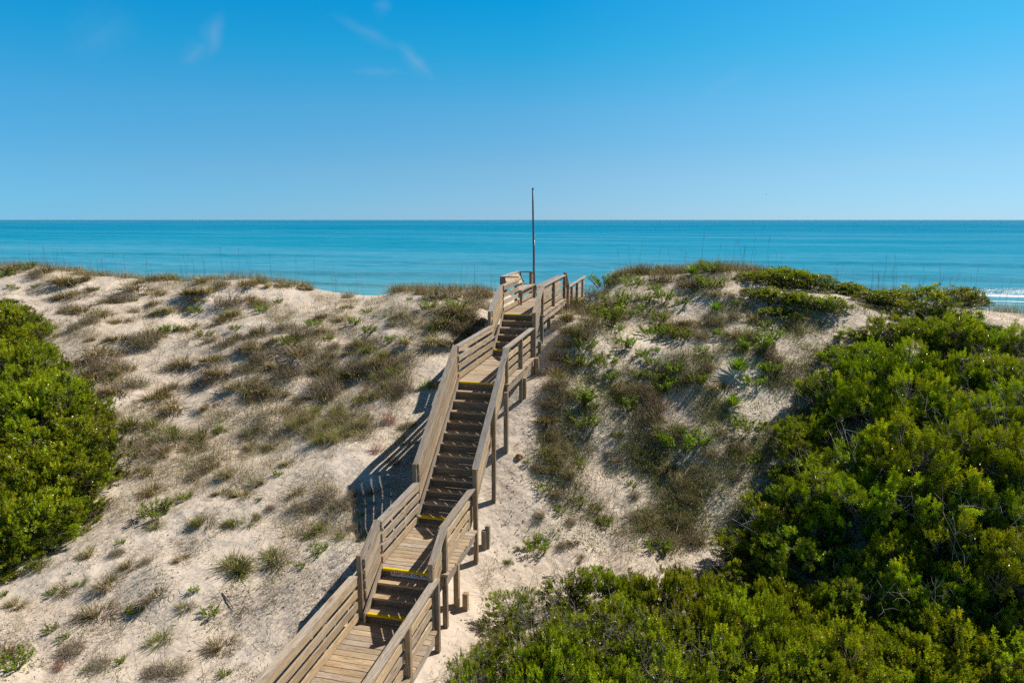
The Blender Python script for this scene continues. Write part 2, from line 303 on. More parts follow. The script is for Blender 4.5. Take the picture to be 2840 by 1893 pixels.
# ------------------------------------------------------------------ boardwalk
ROT = rad(.54); PIV = np.array([.6, 13.])
def TW(p):
    p = np.asarray(p, float); q = p.copy(); dx = p[...,0]-PIV[0]; dy = p[...,1]-PIV[1]
    q[...,0] = PIV[0]+dx*math.cos(ROT)-dy*math.sin(ROT); q[...,1] = PIV[1]+dx*math.sin(ROT)+dy*math.cos(ROT); return q
class WB:
    """Collects boards (oriented boxes with grain along their length) into one mesh."""
    def __init__(s): s.V = []; s.F = []; s.UV = []; s.C = []; s.n = 0
    def hexa(s, c8, tone, grey, L, w, t):
        c8 = np.asarray(c8, float); s.V.append(c8)
        f = np.array([[0,3,2,1],[4,5,6,7],[0,1,5,4],[1,2,6,5],[2,3,7,6],[3,0,4,7]])+s.n; s.F.append(f); s.n += 8
        o = random.random()*37; q = random.random()*9
        # 0..3 near end, 4..7 far end; order: (-w,-t) (w,-t) (w,t) (-w,t)
        e = lambda a, b: (o+a, q+b)
        s.UV += [e(0,0), e(0,t), e(.02,t), e(.02,0)]+[e(0,0), e(.02,0), e(.02,t), e(0,t)]
        for off, dim in ((0, w), (.31, t), (.47, w), (.83, t)): s.UV += [e(0,off), e(0,off+dim), e(L,off+dim), e(L,off)]
        s.C.append(np.tile([tone, grey, random.random()], (8, 1)))
    def board(s, a, b, w, t, side, tone=1., grey=.4, jit=.0, vcut=False):
        """a,b centre-line ends; t = thickness along 'side' (unit vector); w = width across. vcut: ends cut plumb (for rakes)."""
        a = np.asarray(a, float); b = np.asarray(b, float); d = b-a; L = np.linalg.norm(d); d /= L; side = np.asarray(side, float)
        up = np.cross(side, d); up /= np.linalg.norm(up)
        if vcut: up = np.array([0, 0, 1.])*(1 if up[2] >= 0 else -1); up = up/max(.3, math.hypot(d[0], d[1]))
        if jit: a = a+up*random.uniform(-jit, jit)+side*random.uniform(-jit, jit)*.4; b = b+up*random.uniform(-jit, jit)+side*random.uniform(-jit, jit)*.4
        U = up*w/2; T = side*t/2
        c = [a-U-T, a+U-T, a+U+T, a-U+T, b-U-T, b+U-T, b+U+T, b-U+T]
        s.hexa(c, tone*random.uniform(.80, 1.22), min(1, max(0, grey+random.uniform(-.34, .34))), L, w, t)
    def make(s, name, parent, base, mat=None):
        V = TW(np.concatenate(s.V))-np.asarray(base)
        me = mesh_np(name, V, [np.concatenate(s.F)], uv=s.UV, col=np.concatenate(s.C), mat=mat or M_WOOD)
        return link(name, me, parent)
X_, Y_, Z_ = np.array([1, 0, 0.]), np.array([0, 1, 0.]), np.array([0, 0, 1.])
zA, zB, zC, zD = 0., .652, 3.083, 4.151; zE = zD-.53
FL = [  # flights: first nosing y, run, rise, steps, z of lower deck
 (10.161, .239, .163, 4, zA), (12.782, .245, .187, 13, zB), (19.106, .252, .178, 6, zC)]
base = np.array([*TW(np.array([.55, 13., 0]))[:2], 0.]); base[2] = float(hgt(base[0], base[1]))
WALK = empty('beach_boardwalk', base, 'long weathered wooden boardwalk and stairs climbing over the dune to the sea', 'boardwalk')
def wb(fn, name, parent=WALK, mat=None):
    w = WB(); fn(w); return w.make(name, parent, base, mat)
def deck(y0, y1, z, x0, x1, tone=.95):
    def f(w):
        y = y0
        while y < y1-.03:
            b = min(.138, y1-y); w.board((x0+random.uniform(-.012, .012), y+b/2, z-.019), (x1+random.uniform(-.012, .012), y+b/2, z-.019+random.uniform(-.003, .003)), .038, b-.007, Y_, tone, .38, .001); y += .145
    d = wb(f, 'deck')
    def r(w):
        for x in (x0+.06, x1-.06): w.board((x, y0+.03, z-.145), (x, y1-.03, z-.145), .2, .038, X_, .9, .6)
        w.board((x0+.1, y0+.06, z-.145), (x1-.1, y0+.06, z-.145), .2, .038, Y_, .7, .3)
    wb(r, 'rim_joist', d); return d
XL0, XL1 = -.30, 1.31
dA = deck(2.5, 10.17, zA, XL0, XL1)
dB = deck(10.90, 12.79, zB, -.2, XL1-.04); dC = deck(15.745, 19.115, zC, -.18, 1.25, 1.0); dD = deck(20.39, 25.0, zD, -.18, 1.25, 1.0); dE = deck(25.75, 31.5, zE, -.2, 1.25)
def nosing(y, z, x0, x1, parent):
    V = []; F = []
    prof = [(-.030, -.036), (-.030, .002), (-.026, .006), (.030, .006), (.030, .001), (-.026, -.036)]
    for x in (x0, x1): V += [(x, y+a, z+b) for a, b in prof]
    n = len(prof); F = [np.array([[i, (i+1) % n, n+(i+1) % n, n+i] for i in range(n)])]
    V = TW(np.array(V))-base; return link('yellow_nosing', mesh_np('yellow_nosing', V, F, mat=M_YEL), parent)
flights = []
for (y0, run, rise, n, z0) in FL:
    yt, zt = y0+run*(n-1), z0+rise*n; sl = rise/run
    fs = []
    for x in (-.026, 1.106):
        def st(w): w.board((x, y0-.06, z0+rise-.06*sl-.085), (x, yt+.02, zt+.02*sl-.085), .25, .036, X_, 1.0, .42, vcut=True)
        fs.append(wb(st, 'stair_stringer'))
    f = fs[0]
    for k in range(n):
        y, z = y0+run*k, z0+rise*(k+1)
        def ri(w): w.board((0.0, y+.036, z-.04-(rise-.04)/2), (1.08, y+.036, z-.04-(rise-.04)/2), rise-.042, .026, Y_, .52, .25)
        wb(ri, 'riser', f)
        if k < n-1:
            def tr(w):
                h = run/2+.012
                w.board((.0, y+h/2-.004, z-.019), (1.08, y+h/2-.004, z-.019), .038, h-.006, Y_, 1.0, .22, .001); w.board((.0, y+h*1.5-.002, z-.019), (1.08, y+h*1.5-.002, z-.019), .038, h-.006, Y_, 1.0, .22, .001)
            wb(tr, 'tread', f)
        if k == 0 or k == n-1: nosing(y, z, .004, 1.076, f)
def railing(side, y0, z0, y1, z1, posts, top=.88, outer=0., b0=None, rake=False, boards=(.795, .565, .345, .12), cap=True, gx=0.):
    """side -1 left, +1 right. z0,z1 deck (or pitch line) heights at y0,y1; posts: list of (y, z_bottom, z_top or None)."""
    if side < 0: xb, xp, xc = -.042-gx, -.105-gx, -.085-gx
    else: xb, xp, xc = 1.103+gx, 1.166+gx, 1.15+gx
    d = np.array([0, y1-y0, z1-z0]); d /= np.linalg.norm(d)
    def cp(w): w.board((xc, y0, z0+top-.019), (xc, y1, z1+top-.019), .036, .135, X_, .96, .76, .002)
    h = wb(cp, 'handrail')
    for bz in boards:
        def bd(w):
            hh = .132
            ym = (y0+y1)/2+random.uniform(-.5, .5)
            if y1-y0 > 5:
                f = (ym-y0)/(y1-y0); zm = z0+(z1-z0)*f
                w.board((xb, y0+.01, z0+bz), (xb, ym-.002, zm+bz), hh, .034, X_, 1.04, .22, .004, vcut=True); w.board((xb, ym+.002, zm+bz), (xb, y1-.01, z1+bz), hh, .034, X_, 1.04, .22, .004, vcut=True)
            else: w.board((xb, y0+.01, z0+bz), (xb, y1-.01, z1+bz), hh, .034, X_, 1.04, .22, .004, vcut=True)
        wb(bd, 'rail_board', h)
    for (y, zb, zt) in posts:
        def ps(w):
            f = (y-y0)/(y1-y0); ztop = zt if zt is not None else z0+(z1-z0)*f+top-.038
            w.board((xp, y, zb), (xp+random.uniform(-.006, .006), y, ztop), .088, .088, X_, .62, .25)
        wb(ps, 'post', h)
    return h
for s in (-1, 1):
    gnd = lambda y, x=None: float(hgt(*TW(np.array([-.1 if s < 0 else 1.2, y, 0]))[:2]))-.25
    # lower deck
    h = railing(s, 2.6, zA, 10.08 if s < 0 else 10.33, zA, [(y, gnd(y), zA+.83) for y in (3.5, 5.3, 7.1, 8.95)]+[(10.28 if s > 0 else 10.02, gnd(10.2), zA+.86)], gx=.10, top=.90)
    # lower flight
    railing(s, 10.26, .24, 10.98, .652, [(10.23, gnd(10.2) if s < 0 else -.2, 1.22)], gx=.03, top=.9, boards=(.80, .60, .40, .2))
    railing(s, 10.95, zB, 12.90, zB, [(11.02, gnd(11), None), (12.2, gnd(12.2), None)] if s < 0 else [(11.02, gnd(11), None)])
    railing(s, 12.99, zB+.36, 15.80, zC, [(12.95, gnd(12.95), 1.93), (14.46, gnd(14.46), None)], gx=.035, top=.9, boards=(.79, .585, .38, .175))
    railing(s, 15.77, zC, 19.2, zC, [(15.84, gnd(15.8), None), (17.5, gnd(17.5), None)]+([(19.12, gnd(19.1), 4.0)] if s > 0 else []))
    railing(s, 19.18, zC+.40, 20.46, zD, [(19.14, gnd(19.1), 4.38)], gx=.035, top=.9, boards=(.79, .585, .38, .175))
    if s < 0:
        railing(s, 20.44, zD, 22.55, zD, [(20.50, gnd(20.5), None), (22.46, gnd(22.4), None)])
        h = railing(s, 22.60, zD, 24.88, zD, [(24.9, gnd(24.9), 5.07)], boards=(.34, .12), top=.46, cap=False)
    else:
        railing(s, 20.44, zD, 25.0, zD, [(20.50, gnd(20.5), None), (22.6, gnd(22.6), None), (24.93, gnd(24.9), None)])
    railing(s, 25.0, zD+.10, 25.72, zE+.05, [(25.66, gnd(25.6), None)], gx=.03, top=.86)
    railing(s, 25.74, zE, 31.2, zE, [(26.86, gnd(26.8), None), (28.4, gnd(28.4), None), (30.2, gnd(30), None)])
# short flight down to the seaward deck
for k in range(1, 3):
    def dn(w): w.board((0, 25.0+.25*k-.125, zD-.177*k-.019), (1.08, 25.0+.25*k-.125, zD-.177*k-.019), .038, .25, Y_, .9, .3)
    wb(dn, 'tread', dE)
def support(x, y, z1, lean=0., wdt=.1):
    def f(w): w.board((x+.0, y+lean, float(hgt(*TW(np.array([x, y, 0]))[:2]))-.3), (x, y, z1), wdt, wdt, X_, .8, .35)
    wb(f, 'support_post')
for x, y, z1, l in ((1.19, 15.70, 2.88, 0), (1.24, 17.62, 2.8, 0), (1.33, 18.86, 3.12, .33), (1.2, 19.98, 3.4, 0), (1.22, 21.4, 3.95, 0), (1.22, 23.9, 3.95, 0), (1.3, 24.6, 4.0, -.2), (1.27, 13.34, .38, 0), (1.33, 13.42, .47, 0), (1.37, 11.62, -.1, 0), (1.2, 11.6, .5, 0), (-.1, 15.7, 2.88, 0), (-.1, 17.6, 2.8, 0), (-.1, 20.0, 3.4, 0), (-.1, 21.5, 3.95, 0), (-.1, 23.9, 3.95, 0)): support(x, y, z1, l)

# bench built on the seaward landing
bb = TW(np.array([-.1, 23.75, zD])); BEN = empty('bench', bb, 'wooden bench with a leaning slatted back on the top landing', 'bench')
base_w = base
def wbb(fn, name, parent, mat=None):
    w = WB(); fn(w); return w.make(name, parent, bb, mat)
def seat(w):
    for i in range(3): w.board((-.30+.15*i, 22.55, 4.65), (-.30+.15*i, 24.98, 4.65), .038, .142, X_, 1.08, .45)
wbb(seat, 'seat', BEN)
def back(w):
    for z, x in ((4.79, -.40), (4.93, -.475), (5.04, -.535)): w.board((x, 22.56, z), (x, 24.96, z), .132, .036, np.array([.88, 0, .475]), 1.1, .12)
    w.board((-.60, 22.5, 5.115), (-.60, 25.0, 5.115), .036, .14, X_, 1.05, .6)
wbb(back, 'backrest', BEN)
for y in (22.54, 24.99):
    def arm(w): w.board((-.62, y, 5.11), (-.03, y, 5.11), .036, .14, Y_, .7, .4)
    wbb(arm, 'armrest', BEN)
    def sup(w):
        w.hexa([(-.70, y-.02, 4.5), (-.42, y-.02, 4.5), (-.42, y+.02, 4.5), (-.70, y+.02, 4.5), (-.68, y-.02, 5.09), (-.50, y-.02, 5.09), (-.50, y+.02, 5.09), (-.68, y+.02, 5.09)], .7, .3, .6, .2, .04)
    wbb(sup, 'back_support', BEN)
    def leg(w):
        yy = y+(.03 if y < 23 else -.03)
        w.hexa([(.035, yy-.03, zD+.002), (.075, yy-.03, zD+.002), (.075, yy+.03, zD+.002), (.035, yy+.03, zD+.002), (-.03, yy-.03, 4.63), (.11, yy-.03, 4.63), (.11, yy+.03, 4.63), (-.03, yy+.03, 4.63)], .65, .25, .5, .1, .06)
    wbb(leg, 'leg', BEN)

# flag pole (bare)
def tube(pts, rads, seg=8, caps=True):
    pts = [np.asarray(p, float) for p in pts]; V = []; F4 = []; F3 = []
    for i, p in enumerate(pts):
        d = pts[min(i+1, len(pts)-1)]-pts[max(i-1, 0)]; d /= np.linalg.norm(d)+1e-9
        a = np.cross(d, [0, 0, 1.] if abs(d[2]) < .9 else [1., 0, 0]); a /= np.linalg.norm(a); b = np.cross(d, a)
        for k in range(seg):
            t = 2*math.pi*k/seg; V.append(p+(a*math.cos(t)+b*math.sin(t))*rads[i])
    for i in range(len(pts)-1):
        for k in range(seg): F4.append((i*seg+k, i*seg+(k+1) % seg, (i+1)*seg+(k+1) % seg, (i+1)*seg+k))
    if caps:
        V.append(pts[0]); V.append(pts[-1]); n = len(V); e = (len(pts)-1)*seg
        for k in range(seg): F3 += [((k+1) % seg, k, n-2), (e+k, e+(k+1) % seg, n-1)]
    return np.array(V), F4, F3
def tube_obj(name, pts, rads, mat, parent, seg=8):
    V, a, b = tube(pts, rads, seg); return link(name, mesh_np(name, V, [a, b], smooth=True, mat=mat), parent)
pz = float(hgt(-.2, 25.3)); POLE = empty('flagpole', (-.165, 25.2, pz), 'tall bare dark pole at the seaward end of the boardwalk', 'pole')
tp = 8.13-pz
tube_obj('shaft', [(.02, 0, -.3), (.012, 0, tp*.3), (-.004, 0, tp*.56), (-.036, 0, tp*.8), (-.05, 0, tp)], [.042, .040, .037, .034, .031], M_POLE, POLE)
tube_obj('pole_cap', [(-.05, 0, tp-.01), (-.05, 0, tp+.035), (-.05, 0, tp+.05)], [.040, .040, .02], M_POLE, POLE)
tube_obj('halyard', [(.05, -.03, 1.45), (.07, -.035, 1.7), (.042, -.04, 2.1), (.055, -.04, 2.6), (.03, -.04, tp*.64)], [.006]*5, M_STEEL, POLE, 4)
tube_obj('cleat', [(.03, -.045, tp*.635), (.03, -.055, tp*.665)], [.016, .016], M_STEEL, POLE, 6)

# sign on the riser under the second deck
sb = TW(np.array([.15, 10.90, .56])); SIGN = empty('warning_sign', sb, 'white sign with red capitals reading KEEP OFF THE DUNES on a stair riser', 'sign', rz=ROT)
def boxmesh(name, x0, x1, y0, y1, z0, z1, mat, parent):
    V = [(x, y, z) for z in (z0, z1) for x, y in ((x0, y0), (x1, y0), (x1, y1), (x0, y1))]
    return link(name, mesh_np(name, V, [[(0,3,2,1),(4,5,6,7),(0,1,5,4),(1,2,6,5),(2,3,7,6),(3,0,4,7)]], mat=mat), parent)
yf = -.004
boxmesh('panel', 0, .92, yf-.004, yf, -.055, .055, M_SIGN, SIGN)
def text_mesh(name, s, size, x, y, z, mat, parent, fit=None, bold=.0):
    cu = bpy.data.curves.new(name, 'FONT'); cu.body = s; cu.size = size; cu.extrude = .0008; cu.offset = bold; cu.space_character = 1.08
    o = bpy.data.objects.new(name, cu); COL.objects.link(o); dg = bpy.context.evaluated_depsgraph_get(); me = bpy.data.meshes.new_from_object(o.evaluated_get(dg))
    bpy.data.objects.remove(o); me.materials.clear(); me.materials.append(mat); me.name = name
    co = np.zeros(len(me.vertices)*3, np.float32); me.vertices.foreach_get('co', co); co = co.reshape(-1, 3)
    if fit: co[:,0] *= fit/co[:,0].max()
    V = np.stack([co[:,0]+x, y-co[:,2], co[:,1]+z], 1); me.vertices.foreach_set('co', V.astype(np.float32).ravel()); me.update()
    return link(name, me, parent)
text_mesh('lettering', 'KEEP OFF THE DUNES', .088, .02, yf-.006, -.018, M_RED, SIGN, fit=.875, bold=.002)
# ------------------------------------------------------------------ plant templates (local frame, base at the origin, z up)
def unit(v): return v/(np.linalg.norm(v, axis=-1, keepdims=True)+1e-9)
def leaves(P, D, L, W, col, fold=.25, nrm=None):
    """One folded leaf (two triangles) per row."""
    n = len(P); L = np.broadcast_to(np.asarray(L, float), (n,))[:,None]; W = np.broadcast_to(np.asarray(W, float), (n,))[:,None]
    ref = nrm if nrm is not None else np.array([0, 0, 1.])+RNG.normal(0, .35, (n, 3))
    sd = unit(np.cross(D, ref)); up = unit(np.cross(sd, D))
    V = np.stack([P, P+D*L*.45+sd*W*.5+up*W*fold, P+D*L-up*L*.08, P+D*L*.45-sd*W*.5+up*W*fold], 1).reshape(-1, 3)
    i = np.arange(n)[:,None]*4
    return V, np.concatenate([i+[0, 1, 2], i+[0, 2, 3]]), np.repeat(col, 4, 0)
def blades(P, az, lean, L, W, curve, col):
    """Arching grass blades: 2 segments each, 5 vertices."""
    n = len(P); h = np.stack([np.cos(az), np.sin(az), np.zeros(n)], 1); s = np.stack([-np.sin(az), np.cos(az), np.zeros(n)], 1)
    d1 = h*np.sin(lean)[:,None]+np.array([0, 0, 1.])*np.cos(lean)[:,None]; l2 = lean+curve
    d2 = h*np.sin(l2)[:,None]+np.array([0, 0, 1.])*np.cos(l2)[:,None]
    L = L[:,None]; W = W[:,None]; m = P+d1*L*.55; t = m+d2*L*.5
    V = np.stack([P-s*W*.5, P+s*W*.5, m+s*W*.4, m-s*W*.4, t], 1).reshape(-1, 3); i = np.arange(n)[:,None]*5
    return V, i+[0, 1, 2, 3], i+[3, 2, 4], np.repeat(col, 5, 0)
def pick(cols, n, jit=.18):
    c = np.asarray(cols, float); w = c[:,3]/c[:,3].sum(); k = RNG.choice(len(c), n, p=w)
    return np.clip(c[k,:3]*RNG.uniform(1-jit, 1+jit, (n, 1))*RNG.uniform(.95, 1.05, (n, 3)), 0, 1)
DRY = [(.40, .31, .18, 5), (.24, .18, .115, 4), (.11, .08, .055, 4), (.21, .20, .06, 4), (.52, .42, .27, 3)]
OLIVE = [(.20, .22, .045, 5), (.33, .29, .10, 4), (.12, .085, .05, 3), (.31, .25, .14, 2), (.10, .14, .03, 2)]
BROWN = [(.14, .092, .06, 5), (.22, .155, .10, 4), (.06, .042, .032, 5), (.44, .35, .23, 3), (.19, .22, .035, 3)]
GREY = [(.24, .185, .14, 5), (.15, .11, .085, 4), (.38, .31, .23, 4), (.08, .058, .045, 3), (.22, .21, .07, 2)]
FOUNT = [(.34, .285, .12, 5), (.23, .215, .06, 4), (.46, .39, .20, 3), (.12, .14, .035, 4)]
GREENG = [(.14, .21, .025, 5), (.20, .24, .05, 3), (.25, .23, .09, 2)]
HERB = [(.20, .29, .010, 5), (.28, .36, .014, 4), (.12, .19, .010, 3), (.36, .35, .02, 1)]
REDT = [(.30, .06, .05, 5), (.2, .07, .05, 3), (.16, .11, .07, 2)]
def tuft(name, n, R, Lr, Wr, lean, curve, cols, mat=M_GRASS, spread=1.):
    m = 8; sr = R*np.sqrt(RNG.random(m))*1.05; sa = RNG.uniform(0, 6.283, m); k = RNG.integers(0, m, n); big = RNG.uniform(.55, 1.15, m)[k]
    x = (sr*np.cos(sa))[k]+RNG.normal(0, R*.22, n); y = (sr*np.sin(sa))[k]+RNG.normal(0, R*.22, n); P = np.stack([x, y, np.full(n, -.02)], 1); r = np.hypot(x, y); a = np.arctan2(y, x)
    az = a+RNG.normal(0, .8*spread, n); ln = np.clip(lean*(.35+.9*r/R)+RNG.normal(0, .22, n), 0, 1.45)
    L = RNG.uniform(*Lr, n)*big*np.where(RNG.random(n) < .05, 1.5, 1); W = RNG.uniform(*Wr, n); cv = RNG.uniform(.1, 1., n)*curve
    V, q, t, c = blades(P, az, ln, L, W, cv, pick(cols, n, .3)); return mesh_np(name, V, [q, t], col=c, mat=mat)
def herb(name, nst, R, H, leaf, cols, mat=M_SOFT, whorl=5):
    V = []; Fq = []; C = []; n0 = 0; Pl = []; Dl = []
    for k in range(nst):
        a = RNG.uniform(0, 6.283); r = R*math.sqrt(RNG.random())*.55; b = np.array([r*math.cos(a), r*math.sin(a), -.02]); out = np.array([math.cos(a), math.sin(a), 0])
        h = H*RNG.uniform(.55, 1.05); tip = b+out*R*RNG.uniform(.15, .6)+np.array([0, 0, h])
        tv, tq, _ = tube([b, (b+tip)/2+RNG.normal(0, .02, 3), tip], [.006, .005, .003], 3, False)
        V.append(tv); Fq.append(np.array(tq)+n0); n0 += len(tv); C.append(np.tile([.14, .12, .05], (len(tv), 1)))
        for j in range(7):
            f = .3+.7*j/6; p = b*(1-f)+tip*f
            for _ in range(whorl if j > 3 else 3):
                t = RNG.uniform(0, 6.283); Pl.append(p); Dl.append([math.cos(t)*.9, math.sin(t)*.9, RNG.uniform(.0, .9)])
    Pl = np.array(Pl); Dl = unit(np.array(Dl)); n = len(Pl)
    lv, lf, lc = leaves(Pl, Dl, RNG.uniform(.7, 1.2, n)*leaf, RNG.uniform(.7, 1.2, n)*leaf*.42, pick(cols, n))
    V.append(lv); C.append(lc); return mesh_np(name, np.concatenate(V), [np.concatenate(Fq), lf+n0], col=np.concatenate(C), mat=mat)
def yucca(name):
    n = 120; i = np.arange(n); el = np.linspace(1.52, .42, n)+RNG.normal(0, .06, n); az = i*2.39996+RNG.normal(0, .1, n)
    D = np.stack([np.cos(az)*np.cos(el), np.sin(az)*np.cos(el), np.sin(el)], 1); L = RNG.uniform(.45, .62, n)*np.where(el > 1.1, .8, 1)
    sd = unit(np.cross(D, [0, 0, 1.])); up = np.cross(sd, D); P = np.stack([D[:,0]*.04, D[:,1]*.04, np.full(n, .10)], 1); L = L[:,None]; W = .034
    V = np.stack([P-sd*W*.35, P+sd*W*.35, P+D*L*.5+sd*W*.5, P+D*L*.5-sd*W*.5, P+D*L*1.0-up*L*.06, P+D*L*.25-up*W*.3], 1).reshape(-1, 3); k = i[:,None]*6
    col = np.repeat(pick([(.09, .19, .012, 4), (.14, .25, .016, 4), (.24, .32, .05, 3)], n), 6, 0)
    return mesh_np(name, V, [k+[0, 5, 3], k+[5, 1, 2], k+[5, 2, 3], k+[3, 2, 4]], col=col, mat=M_SOFT)
def wiry(name, n, R, H, cols):
    """Dead, branching wiry stems lying and arching over the sand."""
    V = []; Q = []; T = []; C = []; n0 = 0
    for g in range(3):
        m = n if g == 0 else int(n*1.3); r = R*np.sqrt(RNG.random(m)); a = RNG.uniform(0, 6.283, m)
        P = np.stack([r*np.cos(a), r*np.sin(a), RNG.uniform(-.02, H*.45*g, m)], 1)
        v, q, t, c = blades(P, RNG.uniform(0, 6.283, m), RNG.uniform(.35, 1.5, m), RNG.uniform(.5, 1.5, m)*H*(1.1 if g == 0 else .75), RNG.uniform(.006, .011, m), RNG.uniform(-.8, 1.5, m), pick(cols, m))
        V.append(v); Q.append(q+n0); T.append(t+n0); C.append(c); n0 += len(v)
    return mesh_np(name, np.concatenate(V), [np.concatenate(Q), np.concatenate(T)], col=np.concatenate(C), mat=M_GRASS)
def oats(name, n):
    """Tall sea-oats stalks with a drooping seed head."""
    V = []; F = []; C = []; n0 = 0
    for k in range(n):
        x, y = RNG.normal(0, .10, 2); h = RNG.uniform(.75, 1.35); lx, ly = RNG.normal(0, .12, 2)
        pts = [(x, y, -.02), (x+lx*.3, y+ly*.3, h*.5), (x+lx, y+ly, h), (x+lx*1.25+.03, y+ly*1.3, h*1.06)]
        v, q, _ = tube(pts, [.0038, .0032, .0024, .002], 3, False); V.append(v); F.append(np.array(q)+n0); n0 += len(v)
        c = pick([(.16, .12, .085, 1), (.10, .075, .06, 1)], 1); C.append(np.tile(c, (len(v), 1)))
        if k % 2 == 0:
            P = np.array(pts[2])+RNG.normal(0, .012, (9, 3))+np.linspace(-.16, .06, 9)[:,None]*np.array([-lx*.3, -ly*.3, 1.]); D = unit(RNG.normal(0, .5, (9, 3))+[0, 0, .3])
            lv, lf, lc = leaves(P, D, .045, .016, np.tile(c*1.3, (9, 1))); V.append(lv); F.append(lf+n0); n0 += len(lv); C.append(lc)
    q4 = [f for f in F if f.shape[1] == 4]; t3 = [f for f in F if f.shape[1] == 3]
    return mesh_np(name, np.concatenate(V), [np.concatenate(q4)]+([np.concatenate(t3)] if t3 else []), col=np.concatenate(C), mat=M_GRASS)

def shrub_parts(R, H, ntip, nleaf, L, W, cols, tipcols, lobes=13, droop=.0, seed=0, spray=7, sp_r=.085):
    """Crown of leaf whorls on the outer shells of many lobes + the branching wood under them."""
    rng = np.random.default_rng(seed); lc = []; lr = []
    for k in range(lobes):
        a = rng.uniform(0, 6.283); r = R*.72*math.sqrt(rng.random()); z = H*(.22+.55*rng.random()*(1-.35*(r/R)**2)); lc.append((r*math.cos(a), r*math.sin(a), z)); lr.append(R*rng.uniform(.18, .44))
    lc = np.array(lc); lr = np.array(lr)
    k = rng.choice(lobes, ntip*3, p=lr**2/(lr**2).sum()); d = rng.normal(0, 1, (ntip*3, 3)); d[:,2] = np.abs(d[:,2])*1.0-.35; d = unit(d)
    P = lc[k]+d*(lr[k]*rng.uniform(.72, 1.08, ntip*3))[:,None]*[1, 1, .85]
    ins = np.zeros(len(P), bool)
    for j in range(lobes): ins |= (np.linalg.norm((P-lc[j])/[1, 1, .85], axis=1) < lr[j]*.62) & (k != j)
    P = P[~ins & (P[:,2] > .05)]; d = d[~ins & (P[:,2] > -9)] if False else unit(P-lc[k[~ins]][:len(P)]*0-np.array([0, 0, H*.25]))
    ns = ntip//spray; P = np.repeat(P[:ns], spray, 0); d = np.repeat(d[:ns], spray, 0); n = len(P); P = P+rng.normal(0, 1, (n, 3))*[sp_r, sp_r, sp_r*.7]; P[:,2] = np.abs(P[:,2])
    d = unit(d*.7+np.array([0, 0, .55])+rng.normal(0, .28, (n, 3)))
    base_c = np.repeat(pick(cols, ns, .25), spray, 0)*rng.uniform(.85, 1.15, (n, 1)); top = np.clip((P[:,2]/H-.55)*1.6, 0, 1)*(np.repeat(rng.random(ns), spray) < .75); tc = pick(tipcols, n, .15); base_c = base_c*(1-top[:,None])+tc*top[:,None]
    j = np.repeat(np.arange(n), nleaf); m = len(j); ph = np.tile(np.arange(nleaf), n)*2.4+np.repeat(rng.uniform(0, 6.28, n), nleaf); f = np.tile(np.linspace(0, 1, nleaf), n)
    ax = d[j]; s1 = unit(np.cross(ax, rng.normal(0, 1, (n, 3))[j])); s2 = np.cross(ax, s1)
    D = unit(ax*(.15+.75*f[:,None])+(s1*np.cos(ph)[:,None]+s2*np.sin(ph)[:,None])*(1.05-.5*f[:,None])+np.array([0, 0, -droop]))
    PP = P[j]+ax*((f-.5)*L*1.9)[:,None]
    col = base_c[j]*rng.uniform(.78, 1.22, (m, 1)); dead = rng.random(m) < .012; col[dead] = (.30, .20, .07)
    crown = leaves(PP, D, rng.uniform(.7, 1.2, m)*L, rng.uniform(.75, 1.2, m)*W, col)
    V = []; F = []; n0 = 0
    def add(pts, rs):
        nonlocal n0
        v, q, _ = tube(pts, rs, 3, False); V.append(v); F.append(np.array(q)+n0); n0 += len(v)
    for q in range(lobes):
        c = lc[q]; mid = c*[.45, .45, .45]+rng.normal(0, R*.05, 3); add([(rng.normal(0, .06), rng.normal(0, .06), -.1), mid, c], [.022, .016, .009])
        sel = np.where(np.linalg.norm(P-c, axis=1) < lr[q]*1.15)[0]
        for s in rng.permutation(sel)[:12]: add([c*.75+mid*.25, (c+P[s])/2+rng.normal(0, R*.04, 3), P[s]], [.008, .006, .003])
    return crown, (np.concatenate(V), np.concatenate(F))
def dead_twigs(R, H, n, seed):
    rng = np.random.default_rng(seed); V = []; F = []; n0 = 0
    def add(pts, rs):
        nonlocal n0
        v, q, _ = tube(pts, rs, 3, False); V.append(v); F.append(np.array(q)+n0); n0 += len(v)
    for k in range(n):
        a = rng.uniform(0, 6.283); r = R*rng.uniform(.1, .9); p0 = np.array([r*.4*math.cos(a), r*.4*math.sin(a), H*.25]); p = p0; d = unit(np.array([math.cos(a)*.6, math.sin(a)*.6, 1.1])+rng.normal(0, .25, 3)); ln = H*rng.uniform(.6, .95)
        q = p+d*ln*.5+rng.normal(0, .05, 3); e = q+unit(d+rng.normal(0, .35, 3))*ln*.5; add([p, q, e], [.011, .007, .003])
        for _ in range(5):
            f = rng.uniform(.35, 1); b = (p*(1-f)+q*f) if rng.random() < .5 else (q*(1-f)+e*f); t = b+unit(d*.5+rng.normal(0, .6, 3))*ln*rng.uniform(.15, .4); add([b, (b+t)/2+rng.normal(0, .02, 3), t], [.005, .004, .002])
    return np.concatenate(V), np.concatenate(F)
